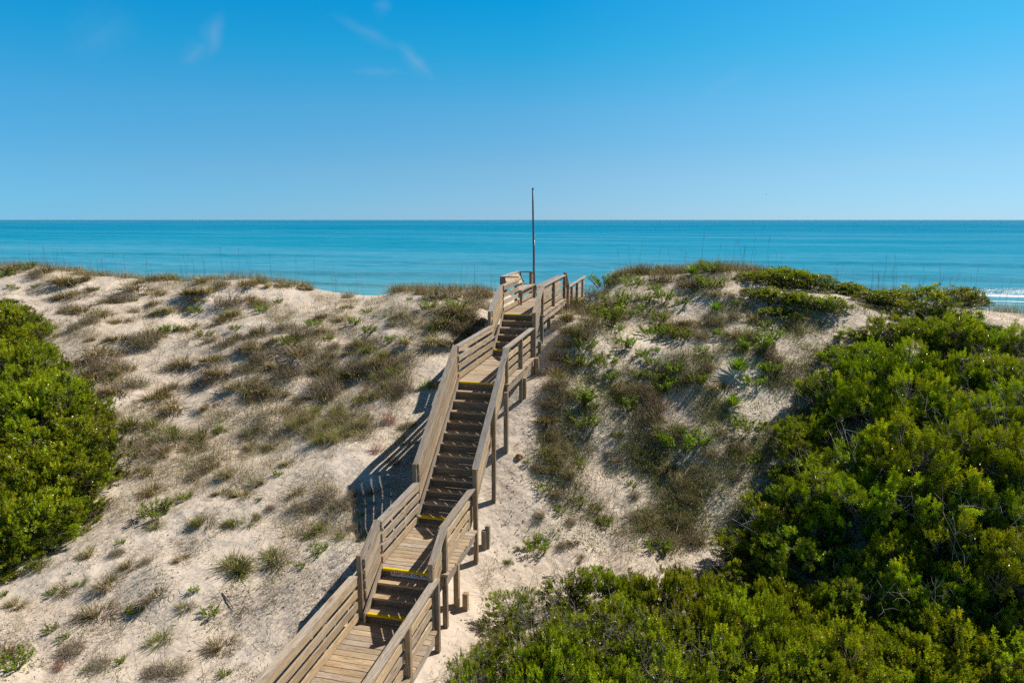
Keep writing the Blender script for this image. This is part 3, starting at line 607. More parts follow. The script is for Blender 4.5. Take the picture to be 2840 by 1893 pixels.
# whorled, yellow-tipped evergreen of the right-hand slope / small round-leaved evergreen of the left and the front row
MYR = [(.170, .24, .006, 5), (.245, .315, .008, 4), (.065, .10, .006, 4), (.32, .37, .01, 3)]; MYT = [(.52, .55, .014, 4), (.40, .48, .014, 4), (.58, .48, .02, 1)]
SML = [(.185, .225, .007, 5), (.25, .30, .009, 4), (.055, .08, .005, 7), (.31, .32, .02, 1)]; SMT = [(.46, .50, .016, 4), (.38, .44, .016, 4), (.54, .48, .03, 1)]
T_MYR = []; T_SML = []; T_MIX = []
for i in range(4):
    (v, f, c), (bv, bf) = shrub_parts(1.3, 1.55, 1560, 16, .060, .020, MYR, MYT, 17, .05, 100+i, 9, .062)
    dv, df = dead_twigs(1.3, 1.5, 16, 500+i); T_MYR.append((mesh_np('myrtle_foliage', v, [f], col=c, mat=M_LEAF), mesh_np('myrtle_branches', bv, [bf], mat=M_TWIG, smooth=True), mesh_np('bare_twigs', dv, [df], mat=M_DEAD, smooth=True) if i % 2 else None))
for i in range(4):
    (v, f, c), (bv, bf) = shrub_parts(1.3, 1.15, 1620, 12, .050, .027, SML, SMT, 20, 0, 200+i, 9, .066)
    T_SML.append((mesh_np('shrub_foliage', v, [f], col=c, mat=M_LEAF), mesh_np('shrub_branches', bv, [bf], mat=M_TWIG, smooth=True), None))
for i in range(3):
    (v, f, c), (bv, bf) = shrub_parts(1.3, 1.35, 1150, 12, .054, .026, SML, SMT, 15, 0, 300+i, 6, .075); dv, df = dead_twigs(1.3, 1.35, 26, 400+i)
    T_MIX.append((mesh_np('twiggy_foliage', v, [f], col=c, mat=M_LEAF), mesh_np('twiggy_branches', bv, [bf], mat=M_TWIG, smooth=True), mesh_np('bare_twigs', dv, [df], mat=M_DEAD, smooth=True)))

T = {
 'g': [tuft('dune_grass_tuft', 330, .24, (.20, .50), (.009, .017), .85, .9, DRY) for _ in range(5)],
 'o': [tuft('olive_grass_tuft', 330, .17, (.20, .36), (.006, .012), .85, .5, OLIVE) for _ in range(4)],
 'F': [tuft('fountain_grass_tuft', 620, .22, (.40, .62), (.004, .007), .6, 1.5, FOUNT, spread=.7) for _ in range(3)],
 'v': [tuft('green_grass_tuft', 220, .12, (.20, .40), (.006, .011), .6, .8, GREENG) for _ in range(2)],
 'b': [wiry('brown_scrub', 150, .34, .38, BROWN) for _ in range(4)],
 'd': [wiry('grey_scrub', 140, .34, .34, GREY) for _ in range(4)],
 'r': [wiry('red_scrub', 60, .22, .42, REDT) for _ in range(1)],
 'l': [herb('leafy_plant', 30, .34, .30, .052, HERB) for _ in range(5)],
 'y': [yucca('yucca') for _ in range(2)],
}
OATS = [oats('sea_oats', n) for n in (1, 2, 3, 4, 2)]

# ------------------------------------------------------------------ where the plants stand (photo points, half widths, kind)
def crop(ox, oy, txt):
    out = []
    for it in txt.split():
        a = it.split(','); k = a[4] if len(a) > 4 else 'g'
        out.append((ox+float(a[0])/3.944, oy+float(a[1])/3.944, float(a[2])/3.944, float(a[3])/3.944, k))
    return out
LEFT = crop(0, 563, '''130,190,110,60 250,190,50,50,l 430,210,90,50 620,280,120,80 730,220,60,50 880,230,80,40 560,350,60,40 330,280,60,30,b 800,290,50,40 1340,290,70,70 1230,370,140,60 1130,470,110,60,b 1400,420,80,50
1560,280,80,50 1650,300,40,30,l 1700,420,80,40 1900,270,100,50 1900,400,150,60 2000,350,90,60,b 2200,330,100,60 2070,500,140,70,b 1800,490,50,30 2250,480,70,50 690,430,60,40 800,370,40,60 560,460,60,30 1410,510,50,40 650,560,70,40 760,560,80,50
900,590,80,60 570,600,60,30,b 820,670,90,50,b 980,500,60,40 1080,670,60,50 1220,590,50,30,b 1460,580,60,60 1600,560,110,60 1720,560,50,40 1780,590,50,30,l 680,740,60,40,b 850,840,40,40 1090,820,80,60 1300,820,130,90,b 1400,780,100,60 1520,760,70,50,l
1340,900,100,50,b 1720,720,80,60 1850,800,60,50,l 1900,850,60,50,b 2000,650,100,60 2120,600,70,50 2130,740,40,40,l 2150,820,70,50 650,1070,80,50 870,960,120,50 950,1080,140,80,b 1110,1110,80,60 830,1170,120,50 1680,1050,100,60 1900,1000,100,80
2050,880,100,60,b 2250,900,80,80 1980,1140,100,60 2200,1100,100,80,b 1040,1310,90,50 1250,1250,100,60,b 1430,1340,100,60 1550,1290,80,50 1560,1440,100,50 1900,1450,80,50 2150,1250,100,70 1900,1220,80,50,b 2230,1300,80,60 850,1420,80,40,o 980,1540,90,40,o
100,370,25,18,l 140,390,25,18,l 315,375,25,18,l 870,395,25,20,l 1220,495,25,18,l 2050,1205,25,30,r 990,1215,40,30,l 40,250,60,60,l''')
LEFT += crop(580, 613, '''40,120,70,50 170,160,60,40 340,150,130,50 470,180,60,40 40,280,60,100 80,390,60,40,l 230,310,40,30,l 860,260,60,30,b 1320,210,90,25,b 1530,210,70,60,b 1660,250,150,60,b 1600,350,80,60,l 1420,290,30,20,l 1830,250,150,60,b
2050,240,120,60,b 1850,350,150,80 1980,330,110,80,b 1250,500,60,60,b 1320,430,60,40 1930,440,130,80,b 1750,480,120,60 1900,550,120,60,b 1640,640,100,60 1420,650,120,60 1800,660,80,40 1650,560,80,50,v 650,430,70,50 850,350,50,40 810,460,50,50
920,490,60,40,l 1040,400,40,25,l 1110,440,20,20,l 1200,445,20,20,l 560,510,60,40,l 310,530,100,70,b 80,560,80,50 450,600,120,60,b 650,560,70,50 60,700,100,70 220,640,60,60 430,760,130,80 330,680,70,40,l 700,640,50,40,l 680,780,60,50 740,700,60,50,b
1050,580,70,40,l 1000,680,90,50 900,760,60,50 1050,740,80,50,v 1200,770,70,70,F 1275,830,25,30,r 1250,650,50,30,l 330,940,130,80,b 60,820,100,70,b 60,1080,100,80 230,880,90,60 620,920,80,60 950,880,120,70,b 1150,850,100,60 950,960,100,50 620,1060,130,60,b
750,1030,100,60,b 850,980,60,40,l 720,1110,120,70,b 600,1160,100,60 1080,930,100,60,b 1035,1090,40,60,r 1120,1110,80,90,F 960,1180,90,70,F 1230,1050,60,50 1280,960,60,30,l 390,1180,60,70 220,1120,80,60 760,1290,95,75,F 580,1300,75,55,F 420,1410,110,60,F
540,1360,75,55,F 620,1525,120,60,F 790,1510,105,90,F 690,1410,100,60,F 880,1470,70,60,F 1010,1370,95,90,F 1380,1090,100,50,b 1580,1050,80,70,v 1240,1370,80,70,r 1430,1400,60,60,b 1130,1010,60,40,v 1660,1060,60,30''')
LEFT += crop(0, 911, '''1000,170,85,50,o 1190,220,115,50,o 1400,250,90,50,o 1550,330,120,50,o 1570,270,40,40,v 1820,340,100,40,o 1780,450,80,60 1500,480,80,50 2000,290,55,40,v 2280,440,60,60 1410,1040,110,70,l 1400,1150,60,50,o 1850,1110,100,85,o 2100,1110,62,60,o
1680,910,50,30,l 1330,330,30,20,l 950,980,80,60 740,680,60,40 1150,680,60,40 1320,640,70,50 1400,830,80,40 1760,710,80,50,b 1900,620,60,40 2080,680,70,50''')
LEFT += crop(0, 1170, '''360,490,95,60,o 2130,500,130,75,o 1000,620,80,80 880,900,100,80 1420,760,95,65 1680,880,60,50,o 1910,930,60,30,l 1440,1150,80,80,o 460,1060,45,40,l 150,1370,95,50,l 1090,1350,38,35,l 1200,910,50,30,l 2020,1480,45,40,l
570,1150,40,35,l 460,740,30,30,l 60,1250,80,70 140,840,60,50 560,690,60,60 1180,480,70,60 1330,470,50,30,b 820,380,60,40 1060,380,60,40,b 2000,1220,90,70 1600,1450,100,50,b 540,1400,25,50,r 1760,730,30,25,l 20,770,25,25,l 740,640,50,60,v 1090,290,20,18,l 640,1260,90,40,b 900,1400,90,40,b 1400,1460,90,40,b 1640,430,60,40''')
LEFT += crop(497, 911, '''400,740,80,65,o 480,425,65,55,o 40,290,45,35,v 320,430,50,40 560,690,40,40,l 950,1150,90,60,o 1050,990,30,30,l 880,1330,30,35,l 900,1420,40,35,l 970,1350,45,45,l 1130,1270,28,22,l 840,1270,22,18,l 150,1120,62,58,o 320,1080,80,60,o
530,1430,135,80,o 180,1510,130,55,o 1395,850,45,55,b 1610,570,70,60,b 1000,860,120,60,b 1150,950,110,70,b 1240,860,60,70,b 760,1540,40,20,l 385,915,30,30,v 490,1000,30,50,b 1300,1060,30,40,l 900,980,80,40,b 750,1000,80,40,b 1240,1170,60,50,b 740,860,60,50 250,870,80,40 60,850,60,40 640,600,50,30 1690,260,50,50,b 1450,460,60,60,r''')
RIGHT = crop(1225.7, 546.6, '''1160,240,80,60,b 1320,220,100,40 1480,220,80,50 870,290,60,40 1000,300,80,50,b 650,380,110,100,b 720,390,40,40,l 560,450,120,100,b 430,520,60,50,l 600,600,150,90,b 770,600,100,60,l 420,620,100,110,b 520,760,130,90,b 640,720,120,80,l 430,880,120,90,b
350,860,60,55,l 470,960,80,60,l 760,820,40,40,l 870,680,40,40,l 280,940,60,100,b 1440,310,80,60,y 1610,260,90,70,l 1690,440,30,30,l 1150,350,150,80,b 1400,400,130,80,b 1600,400,130,90,b 1350,560,60,70,l 1180,530,80,50,l 1010,540,70,65,l 1090,450,50,40,l
1650,640,70,60,y 1650,740,120,80,b 1280,780,150,80,b 1150,720,70,60,l 1100,830,100,90,l 1330,870,90,90,l 1420,740,80,60 1700,480,100,80,b 1820,700,80,60,b 1830,590,40,30,l 2090,780,60,45,l 2130,880,90,65,l 1870,850,100,80,b 1690,850,60,60,l 2010,980,120,70,l
1900,960,60,50,l 2100,1010,110,70,b 1530,1000,50,40,l 1850,1170,115,100,y 1800,1490,95,80,y 1600,1070,35,30,l 830,950,80,60,l 980,1050,50,60,l 1110,1000,40,40,l 1080,1100,60,70,l 660,1120,90,75,l 380,1100,70,75,l 480,1140,50,40,l 700,1240,60,60,l 1270,1180,80,60,l
1100,1230,80,75,l 940,1230,50,40,l 1480,1280,80,70,l 1380,1280,60,60,b 1250,1290,60,40,l 430,1430,110,75,l 520,1520,60,40,l 850,1480,80,60,l 820,1380,120,60,b 1000,1380,110,80,b 1150,1330,80,80,l 1100,1480,140,90,b 230,1280,100,110,b 200,1460,120,110,b 2000,1300,80,60,l
2150,1180,80,50,l 1560,1180,80,60,b 1700,1330,90,60,b 2180,1080,100,60,b 1520,880,100,70,b 900,400,90,60,b 320,700,60,80,b 750,280,60,50 1230,190,60,40 1700,250,80,50 1000,640,60,40,b 760,700,80,50,b 1990,700,100,70,b''')
RIGHT += crop(1159.4, 828, '''1300,500,180,90,b 1450,640,180,90,b 1580,760,170,80,b 1750,950,80,80,b 1480,960,80,60,b 1600,1080,120,80,b 1650,1240,100,60,b 420,480,80,100,b 430,680,110,80,b 700,330,100,65,l 740,560,120,75,l 1100,430,60,50,l 1020,670,50,35,l 1370,660,50,55,l 1250,820,40,30,l
1600,600,90,70,v 2100,780,100,70,b 2200,600,110,70,l 2250,900,60,55,l 1000,880,80,70,b 680,920,50,45,l 450,960,60,60 360,1130,60,75,l 500,1330,50,55,l 680,1250,50,70,l 820,1330,50,28,l 270,980,30,28,b 1150,1110,40,30,l 1180,1200,70,40,b 1250,1400,90,80,b 1600,1440,130,80,b
1400,1430,90,80,b 500,800,120,60,b 480,900,90,60,b 560,1040,90,60,b 460,1200,90,70,b 1860,830,90,70,b 1760,700,110,80,b 1950,640,80,60,b 200,925,15,25,l 2080,1050,60,70,b 2220,1130,40,40,l 880,1440,50,40,b 560,460,60,50,v 950,820,40,30''')
RIGHT += crop(1076.6, 1170, '''640,330,95,80,l 1800,240,150,120,b 1720,330,110,80,b 2050,250,120,80,b 370,460,45,35,v 640,60,60,40,b 920,110,60,40,b 1230,110,70,50,b 430,330,35,30,v 1660,90,90,60,b 1900,90,90,60,b 220,270,30,30,v 960,300,30,25 850,330,50,30,b 1010,420,40,40''')
KIND = {  # name, category, look, template reference half-width (m), group
 'g': ('dune_grass', 'grass tuft', 'dry tan grass tuft', .30, 'dry grass tufts on the dunes'), 'o': ('olive_grass', 'grass tuft', 'rounded olive grass tuft', .28, 'rounded olive grass tufts'),
 'F': ('fountain_grass', 'grass tuft', 'thick mop of fine arching tan grass', .42, 'mop grasses beside the stairs'), 'v': ('green_grass', 'grass tuft', 'fresh green grass tuft', .24, 'fresh green grass tufts'),
 'b': ('brown_scrub', 'scrub', 'wiry brown dead scrub', .42, 'wiry brown scrub clumps'), 'd': ('grey_scrub', 'scrub', 'wiry greyish dead scrub', .42, 'wiry grey scrub clumps'),
 'r': ('red_weed', 'weed', 'thin reddish weed', .32, 'thin reddish weeds'),
 'l': ('leafy_plant', 'plant', 'bright green leafy plant', .28, 'leafy green dune plants'), 'y': ('yucca', 'yucca', 'spiky green yucca rosette', .46, 'yuccas on the right dune')}
FEMALE = None
def lay_plants(lst, zone):
    P = ground([a[0] for a in lst], [a[1]+a[3]*.55 for a in lst]); rec = []
    for (px, py, rx, ry, k), p in zip(lst, P):
        if np.isnan(p[0]): p = crest_at(px)
        if -.35 < p[0] < 1.4 and p[1] < 31: continue
        dist = np.linalg.norm(p-CAM); R = rx*1.2075/FPX*dist; nm, cat, look, ref, grp = KIND[k]
        me = T[k][random.randrange(len(T[k]))]; sxy = min(max(R/ref, .35), 2.2); sz = sxy*random.uniform(.8, 1.0)
        if k in 'gbd': sz = min(sz, 1.15)
        o = link(nm, me, loc=(p[0], p[1], float(hgt(p[0], p[1])))); o.rotation_euler = (random.uniform(-.08, .08), random.uniform(-.08, .08), random.uniform(0, 6.28)); o.scale = (sxy, sxy, sz)
        rec.append((k, px, py, R, o))
    rows = {}
    for r in rec: rows.setdefault((r[0], int((r[2]-600)//75)), []).append(r)
    for (k, b), v in rows.items():
        v.sort(key=lambda r: r[1]); nm, cat, look, ref, grp = KIND[k]
        hts = ['on the dune crest', 'just below the crest', 'high on the slope', 'on the upper slope', 'in mid slope', 'lower slope', 'low on the slope', 'near the slope foot', 'at the slope foot', 'below the slope', 'on the low sand', 'on the lowest sand', 'at the bottom edge']
        for i, r in enumerate(v):
            size = 'broad' if r[3] > ref*1.15 else 'small' if r[3] < ref*.65 else 'mid-sized'
            end = 'alone at that height' if len(v) == 1 else 'leftmost at that height' if i == 0 else 'rightmost at that height' if i == len(v)-1 else ordn(i)+' from the left'
            tag(r[4], '%s %s %s, %s dune, %s' % (size, look, hts[max(0, min(b, 12))], zone, end), cat, grp)
LEFT = [(a, b, c*(1.2 if k == 'F' else 1.08), d, 'd' if k == 'b' and (a < 930 or b > 800) else k) for a, b, c, d, k in LEFT]
LEFT += [(1085, 690, 26, 16, 'b'), (1112, 700, 24, 18, 'b'), (1070, 725, 26, 18, 'b'), (1100, 735, 24, 18, 'd'), (1060, 760, 24, 16, 'b'), (1090, 765, 22, 16, 'g'), (1035, 745, 24, 14, 'd'), (1125, 675, 16, 12, 'b'), (1045, 700, 22, 14, 'l'), (1020, 790, 22, 12, 'd')]
RIGHT = [(a, b, c*(1.2 if a < 1480 and b < 900 else 1)*(1.15 if k == 'l' else .98 if k in 'bg' else 1.3 if k == 'y' else 1), d, ('l' if (i % 5 == 0) else 'g' if (i % 5 == 2) else k) if k == 'b' and a > 1380 else k) for i, (a, b, c, d, k) in enumerate(RIGHT)]
RIGHT += [(1318, 690, 24, 20, 'b'), (1308, 722, 24, 20, 'g'), (1300, 752, 26, 20, 'b'), (1292, 785, 26, 20, 'b'), (1280, 818, 26, 20, 'b'), (1272, 850, 26, 20, 'g'), (1264, 885, 26, 20, 'b'), (1258, 920, 26, 22, 'b'), (1256, 955, 26, 22, 'g'), (1254, 990, 24, 22, 'b'), (1256, 1030, 24, 20, 'g'), (1248, 1075, 22, 18, 'b'), (1330, 760, 26, 22, 'b'), (1320, 830, 26, 20, 'b'), (1300, 900, 28, 20, 'd'), (1330, 655, 18, 16, 'l')]
lay_plants(LEFT, 'left'); lay_plants(RIGHT, 'right')

# shrubs: photo point of the crown's middle, half width, species, height factor
def shrub(px, py, rx, sp, label, hs=1., group='', lift=.45):
    H0 = {'M': 1.5, 'S': 1.1, 'X': 1.3}[sp]; tmpl = {'M': T_MYR, 'S': T_SML, 'X': T_MIX}[sp]
    hs *= 1.22 if group == 'shrubs of the front thicket' else 1.; rx *= 1.14 if 'left' in group else 1.
    px += random.uniform(-16, 16); py += random.uniform(-14, 14)*(.3 if py < 730 else 1); hs *= random.uniform(.85, 1.3)*(1.12 if sp == 'M' and py > 830 else 1); rx *= random.uniform(.88, 1.14)
    p = ground(px, py, .6)[0]
    if np.isnan(p[0]): p = crest_at(px)
    R = rx*1.2075/FPX*np.linalg.norm(p-CAM); s = R/1.3; h = min(s, 1.25)*hs
    p2 = ground(px, py, H0*h*lift)[0]
    if not np.isnan(p2[0]): p = p2
    fo, br, dead = tmpl[random.randrange(len(tmpl))]; nm = {'M': 'evergreen_shrub', 'S': 'small_leaved_shrub', 'X': 'twiggy_shrub'}[sp]
    r = empty(nm, (p[0], p[1], float(hgt(p[0], p[1]))-.08), label, 'shrub', group, random.uniform(0, 6.28)); r.scale = (s, s, h)
    link('foliage', fo, r); link('branches', br, r)
    if dead: link('bare_twigs', dead, r)
    return r
def shrub_rows(txt, zone, group, looks):
    items = [it.split(',') for it in txt.split()]; rows = {}
    for a in items: rows.setdefault(int((float(a[1])-640)//105), []).append(a)
    ks = sorted(rows)
    for n, b in enumerate(ks):
        v = sorted(rows[b], key=lambda a: float(a[0]))
        for i, a in enumerate(v):
            where = 'highest row' if n == 0 else 'lowest row' if n == len(ks)-1 else ordn(n)+' row down'
            end = 'alone there' if len(v) == 1 else 'leftmost' if i == 0 else 'rightmost' if i == len(v)-1 else ordn(i)+' from the left'
            shrub(float(a[0]), float(a[1]), float(a[2]), a[3], '%s in the %s, %s, %s' % (looks[a[3]], zone, where, end), float(a[4]) if len(a) > 4 else 1., group)
shrub_rows('''20,740,75,S,.8 50,770,55,S,.8 -20,810,90,S 40,850,95,S 88,815,42,S,.7 -10,930,120,S 95,900,60,S,.7 70,960,90,S 150,985,75,S,.8 185,1035,70,S,.8 60,1060,110,S 150,1110,90,S,.9 -30,1120,110,S 25,1190,100,S 110,1190,75,S,.9
215,1100,45,S,.6 10,1270,70,S,.8 70,1240,55,S,.7 12,1320,28,S,.6 -5,695,35,S,.7 0,712,35,S,.7 -5,760,70,S,.9 45,805,60,S,.8 112,885,48,S,.7 40,900,90,S,1 120,935,75,S,.9 110,1015,90,S,1 30,1010,100,S,1 170,1065,70,S,.9 70,1130,110,S,1 170,1160,60,S,.8 60,1200,90,S,1 0,1220,90,S,1''', 'left thicket', 'shrubs of the left thicket', {'S': 'bright green small-leaved shrub'})
shrub_rows('''1728,634,48,S,.62 1775,632,55,S,.62 1815,640,60,S,.62 1870,646,60,S,.62 1925,658,50,S,.6 1745,668,48,S,.55 1800,676,60,S,.6 1850,688,60,S,.6 1800,712,55,S,.55 1890,700,50,S,.55 1970,662,45,S,.6 2010,658,50,S,.7 2060,660,55,S,.7 2120,660,60,S,.72 2180,662,55,S,.72 2225,668,40,S,.65''', 'crest mat', 'low shrubs along the right crest', {'S': 'low spreading green shrub'})
shrub_rows('''2170,712,75,M,.8 2230,738,55,M,.8 2340,775,45,M,.8 2000,770,55,M,.7 2060,775,75,M,.9 2140,780,75,M,1 2220,790,80,M,1 2320,790,75,M,1.1 1940,830,70,M,.8 2010,850,95,M,1 2100,870,95,M,1.1 2190,870,85,M,1.1 2290,880,95,M,1.1
1870,900,65,M,.7 1930,925,90,M,.9 2040,955,105,M,1 2150,960,100,M,1.1 2250,970,100,M,1.1 2345,960,100,M,1.1 1850,1000,65,M,.7 1900,1030,95,M,.9 2000,1060,115,M 2120,1070,110,M 2230,1080,110,M,1.1 2340,1080,110,M,1.2 1830,1100,75,M,.8 1900,1140,105,M,.9
2010,1170,115,M 2130,1180,115,M,1.1 2240,1180,110,M,1.1 2350,1190,110,M,1.2 1760,1170,60,M,.7 1790,1240,105,M,.8 1900,1270,105,M,.8 2020,1290,110,M 2140,1300,110,M,1.05 2260,1310,110,M,1.1 2370,1330,110,M,1.1 1700,1270,75,M,.7 1680,1320,75,M,.7
1960,1370,95,M,.8 2080,1390,100,M,.9 2200,1400,100,M,.9 2310,1420,100,M,1 1810,1340,80,M,.7''', 'right thicket', 'shrubs of the right thicket', {'M': 'yellow-tipped evergreen shrub'})
shrub_rows('''1300,1345,75,X,.9 1190,1395,75,X,.8 1410,1355,80,S 1500,1370,90,S 1600,1380,90,S 1230,1470,110,X 1350,1455,120,X,.95 1480,1480,120,X,.95 1600,1470,110,S 1720,1440,110,S 1820,1430,100,S,.9 1130,1500,60,X,.8 1110,1560,80,X 1260,1560,120,S 1400,1570,120,S
1540,1570,120,X,.9 1680,1560,120,S 1810,1530,120,S 1930,1490,110,S,.9 2040,1500,100,S,.85 1940,1580,120,S,.9 2080,1570,120,S,.85 2180,1530,80,S,.75 2230,1590,110,S,.8 2330,1600,90,S,.8 1720,1370,60,S,.7 1900,1400,60,M,.5 2060,1470,90,S,.8 2150,1500,100,S,.9 2240,1510,110,S,.95 2330,1530,120,S,1 2120,1560,110,S,1 1990,1530,100,S,.9''', 'front thicket', 'shrubs of the front thicket', {'X': 'twiggy shrub with bare stems', 'S': 'glossy small-leaved green shrub', 'M': 'yellow-tipped evergreen shrub'})

# tall seed stalks standing along the crest against the sea
def oat_row(txt, zone):
    v = sorted(float(a) for a in txt.split())
    for i, px in enumerate(v):
        p = crest_at(px+random.uniform(-4, 4)); y = p[1]+random.uniform(-.5, .9); x = p[0]+random.uniform(-.1, .1)
        if -.4 < x < 1.5: continue
        o = link('sea_oats', OATS[random.randrange(5)], loc=(x, y, float(hgt(x, y)))); o.rotation_euler = (0, 0, random.uniform(0, 6.28)); sc = random.uniform(.75, 1.15); o.scale = (sc*.9, sc*.9, sc)
        tag(o, 'thin tall seed stalks on the %s dune crest against the sea, %s from the left' % (zone, ordn(i)), 'sea oats', 'sea oats along the dune crest')
oat_row('8 38 57 75 86 97 128 150 165 178 195 215 223 240 258 270 290 310 325 345 360 375 392 405 418 430 445 460 476 492 505 520 545 570 600 640 665 690 735 765 785 810 840 1060 1075 1087 1093 1108 1122 1135', 'left')
oat_row('1415 1432 1440 1465 1500 1530 1565 1600 1642 1662 1680 1692 1700 1720 1745 1765 1790 1830 1862 1905 1925 1945 1960 1985 2000 2010 2025 2042 2060 2075 2095 2110 2130 2150 2175 2190 2215 2235 2255 2270 2290 2310 2330 2348', 'right')

# sparse dry wisps, litter and seedlings nobody could count
def scatter(n, box, keep):
    px = RNG.uniform(box[0], box[2], n); py = RNG.uniform(box[1], box[3], n); P = ground(px, py); ok = ~np.isnan(P[:,0]); P = P[ok]
    ok = ~((P[:,0] > -.45) & (P[:,0] < 1.45) & (P[:,1] < 31)); P = P[ok]; return P[keep(P)]
def fnoise(P, s, seed):
    r = np.random.default_rng(seed); v = np.zeros(len(P))
    for k in range(7):
        a = r.uniform(0, 6.28); f = s*r.uniform(.6, 2.2); v += np.sin((P[:,0]*math.cos(a)+P[:,1]*math.sin(a))*f+r.uniform(0, 6.28))
    return v/2.6
def stamp(P, per, R, Lr, W, lean, curve, cols):
    n = len(P)*per; j = np.repeat(np.arange(len(P)), per); off = RNG.normal(0, R, (n, 2)); B = P[j].copy(); B[:,0] += off[:,0]; B[:,1] += off[:,1]; B[:,2] = hgt(B[:,0], B[:,1])-.01
    az = np.arctan2(off[:,1], off[:,0])+RNG.normal(0, 1., n); ln = np.clip(RNG.normal(lean, .3, n), 0, 1.52); return blades(B, az, ln, RNG.uniform(*Lr, n), RNG.uniform(W*.7, W*1.2, n), RNG.uniform(0, curve, n), pick(cols, n, .25))
def stuff_grass(name, label, parts):
    V = []; Q = []; Tt = []; C = []; n0 = 0
    for v, q, t, c in parts: V.append(v); Q.append(q+n0); Tt.append(t+n0); C.append(c); n0 += len(v)
    tag(link(name, mesh_np(name, np.concatenate(V), [np.concatenate(Q), np.concatenate(Tt)], col=np.concatenate(C), mat=M_GRASS)), label, 'grass', kind='stuff')
LB = (-60, 600, 1135, 1600); RB = (1120, 600, 2380, 1600)
A1 = scatter(10500, LB, lambda P: RNG.random(len(P)) < np.clip(.34+.55*fnoise(P, 1.6, 1), .03, 1))
A2 = scatter(12000, LB, lambda P: RNG.random(len(P)) < np.clip(.25+.8*fnoise(P, .9, 2), .0, 1)*(P[:,1] > 12))
A3 = scatter(14000, RB, lambda P: RNG.random(len(P)) < np.clip(.45+.6*fnoise(P, 1.5, 3), .04, 1)*np.where((P[:,0] < 2.2) & (P[:,1] < 29), .15, 1)*np.where(P[:,1] < 14.5, .35, 1))
A4 = scatter(900, (600, 1000, 1100, 1350), lambda P: RNG.random(len(P)) < np.clip(.4+.6*fnoise(P, 2, 4), 0, 1))
A5 = scatter(1500, RB, lambda P: RNG.random(len(P)) < np.clip(.4+.6*fnoise(P, 1.2, 5), .05, 1)); A6 = scatter(1200, LB, lambda P: RNG.random(len(P)) < np.clip(.3+.6*fnoise(P, 1.2, 6), .05, 1))
A7 = scatter(5000, (0, 600, 1135, 1130), lambda P: (RNG.random(len(P)) < np.clip(.22+.8*fnoise(P, 2.3, 21), 0, 1))*(P[:,1] > 14.5)*((P[:,0] < -2.6) | (P[:,1] > 24)))
A9 = scatter(3000, (560, 690, 1090, 1010), lambda P: (RNG.random(len(P)) < np.clip(.30+.8*fnoise(P, 2.1, 23), 0, 1))*(P[:,1] > 15)*((P[:,0] < -2.6) | (P[:,1] > 24)))
A8 = scatter(8500, (1230, 600, 2060, 1330), lambda P: (RNG.random(len(P)) < np.clip(.30+.85*fnoise(P, 1.9, 22), 0, 1))*(P[:,1] > 14.8)*(P[:,0] > 1.9))
C1 = np.array([crest_at(px)+np.array([RNG.normal(0, .1), RNG.normal(-.15, .5), 0]) for px in np.concatenate([RNG.uniform(-20, 720, 480), RNG.uniform(900, 1135, 260), RNG.uniform(1390, 1760, 520), RNG.uniform(2250, 2352, 40)])])
stuff_grass('dune_grass_cover', 'sparse dry wisps of grass scattered over the dune sand', [
 stamp(A1, 11, .055, (.06, .20), .006, 1.05, .6, GREY), stamp(A2, 13, .08, (.14, .38), .0065, .75, .9, DRY), stamp(A3, 11, .08, (.10, .32), .0062, 1.0, .9, BROWN), stamp(A4, 10, .07, (.08, .25), .006, 1.0, .8, BROWN),
 stamp(A7, 16, .09, (.20, .46), .0095, .8, .9, DRY+GREY), stamp(A8, 18, .10, (.18, .44), .009, .85, .9, BROWN+OLIVE+GREENG), stamp(A9, 18, .10, (.18, .42), .009, .85, .9, BROWN+GREY+OLIVE+DRY), stamp(C1, 16, .14, (.22, .62), .007, .55, .8, DRY+BROWN),
 stamp(A5, 4, .10, (.35, .85), .007, 1.36, .35, BROWN), stamp(A6, 4, .10, (.3, .6), .006, 1.3, .4, GREY)])
def sprigs():
    P = np.concatenate([scatter(6500, RB, lambda P: (RNG.random(len(P)) < np.clip(.28+.7*fnoise(P, 1.3, 8), 0, 1))*(P[:,1] > 14)*(P[:,0] > 1.9)), scatter(420, LB, lambda P: RNG.random(len(P)) < np.clip(.2+.6*fnoise(P, .8, 9), 0, 1))])
    per = 13; j = np.repeat(np.arange(len(P)), per); n = len(j); B = P[j]; off = RNG.normal(0, .06, (n, 2)); B[:,:2] += off; B[:,2] = hgt(B[:,0], B[:,1])+RNG.uniform(.01, .13, n)
    D = unit(np.stack([off[:,0]*8+RNG.normal(0, .4, n), off[:,1]*8+RNG.normal(0, .4, n), RNG.uniform(-.1, .9, n)], 1)); v, f, c = leaves(B, D, RNG.uniform(.035, .075, n), RNG.uniform(.016, .03, n), pick(HERB, n, .25))
    tag(link('creeping_plants', mesh_np('creeping_plants', v, [f], col=c, mat=M_SOFT)), 'small creeping green sprigs spread over the dune sand', 'ground cover', kind='stuff')
sprigs()
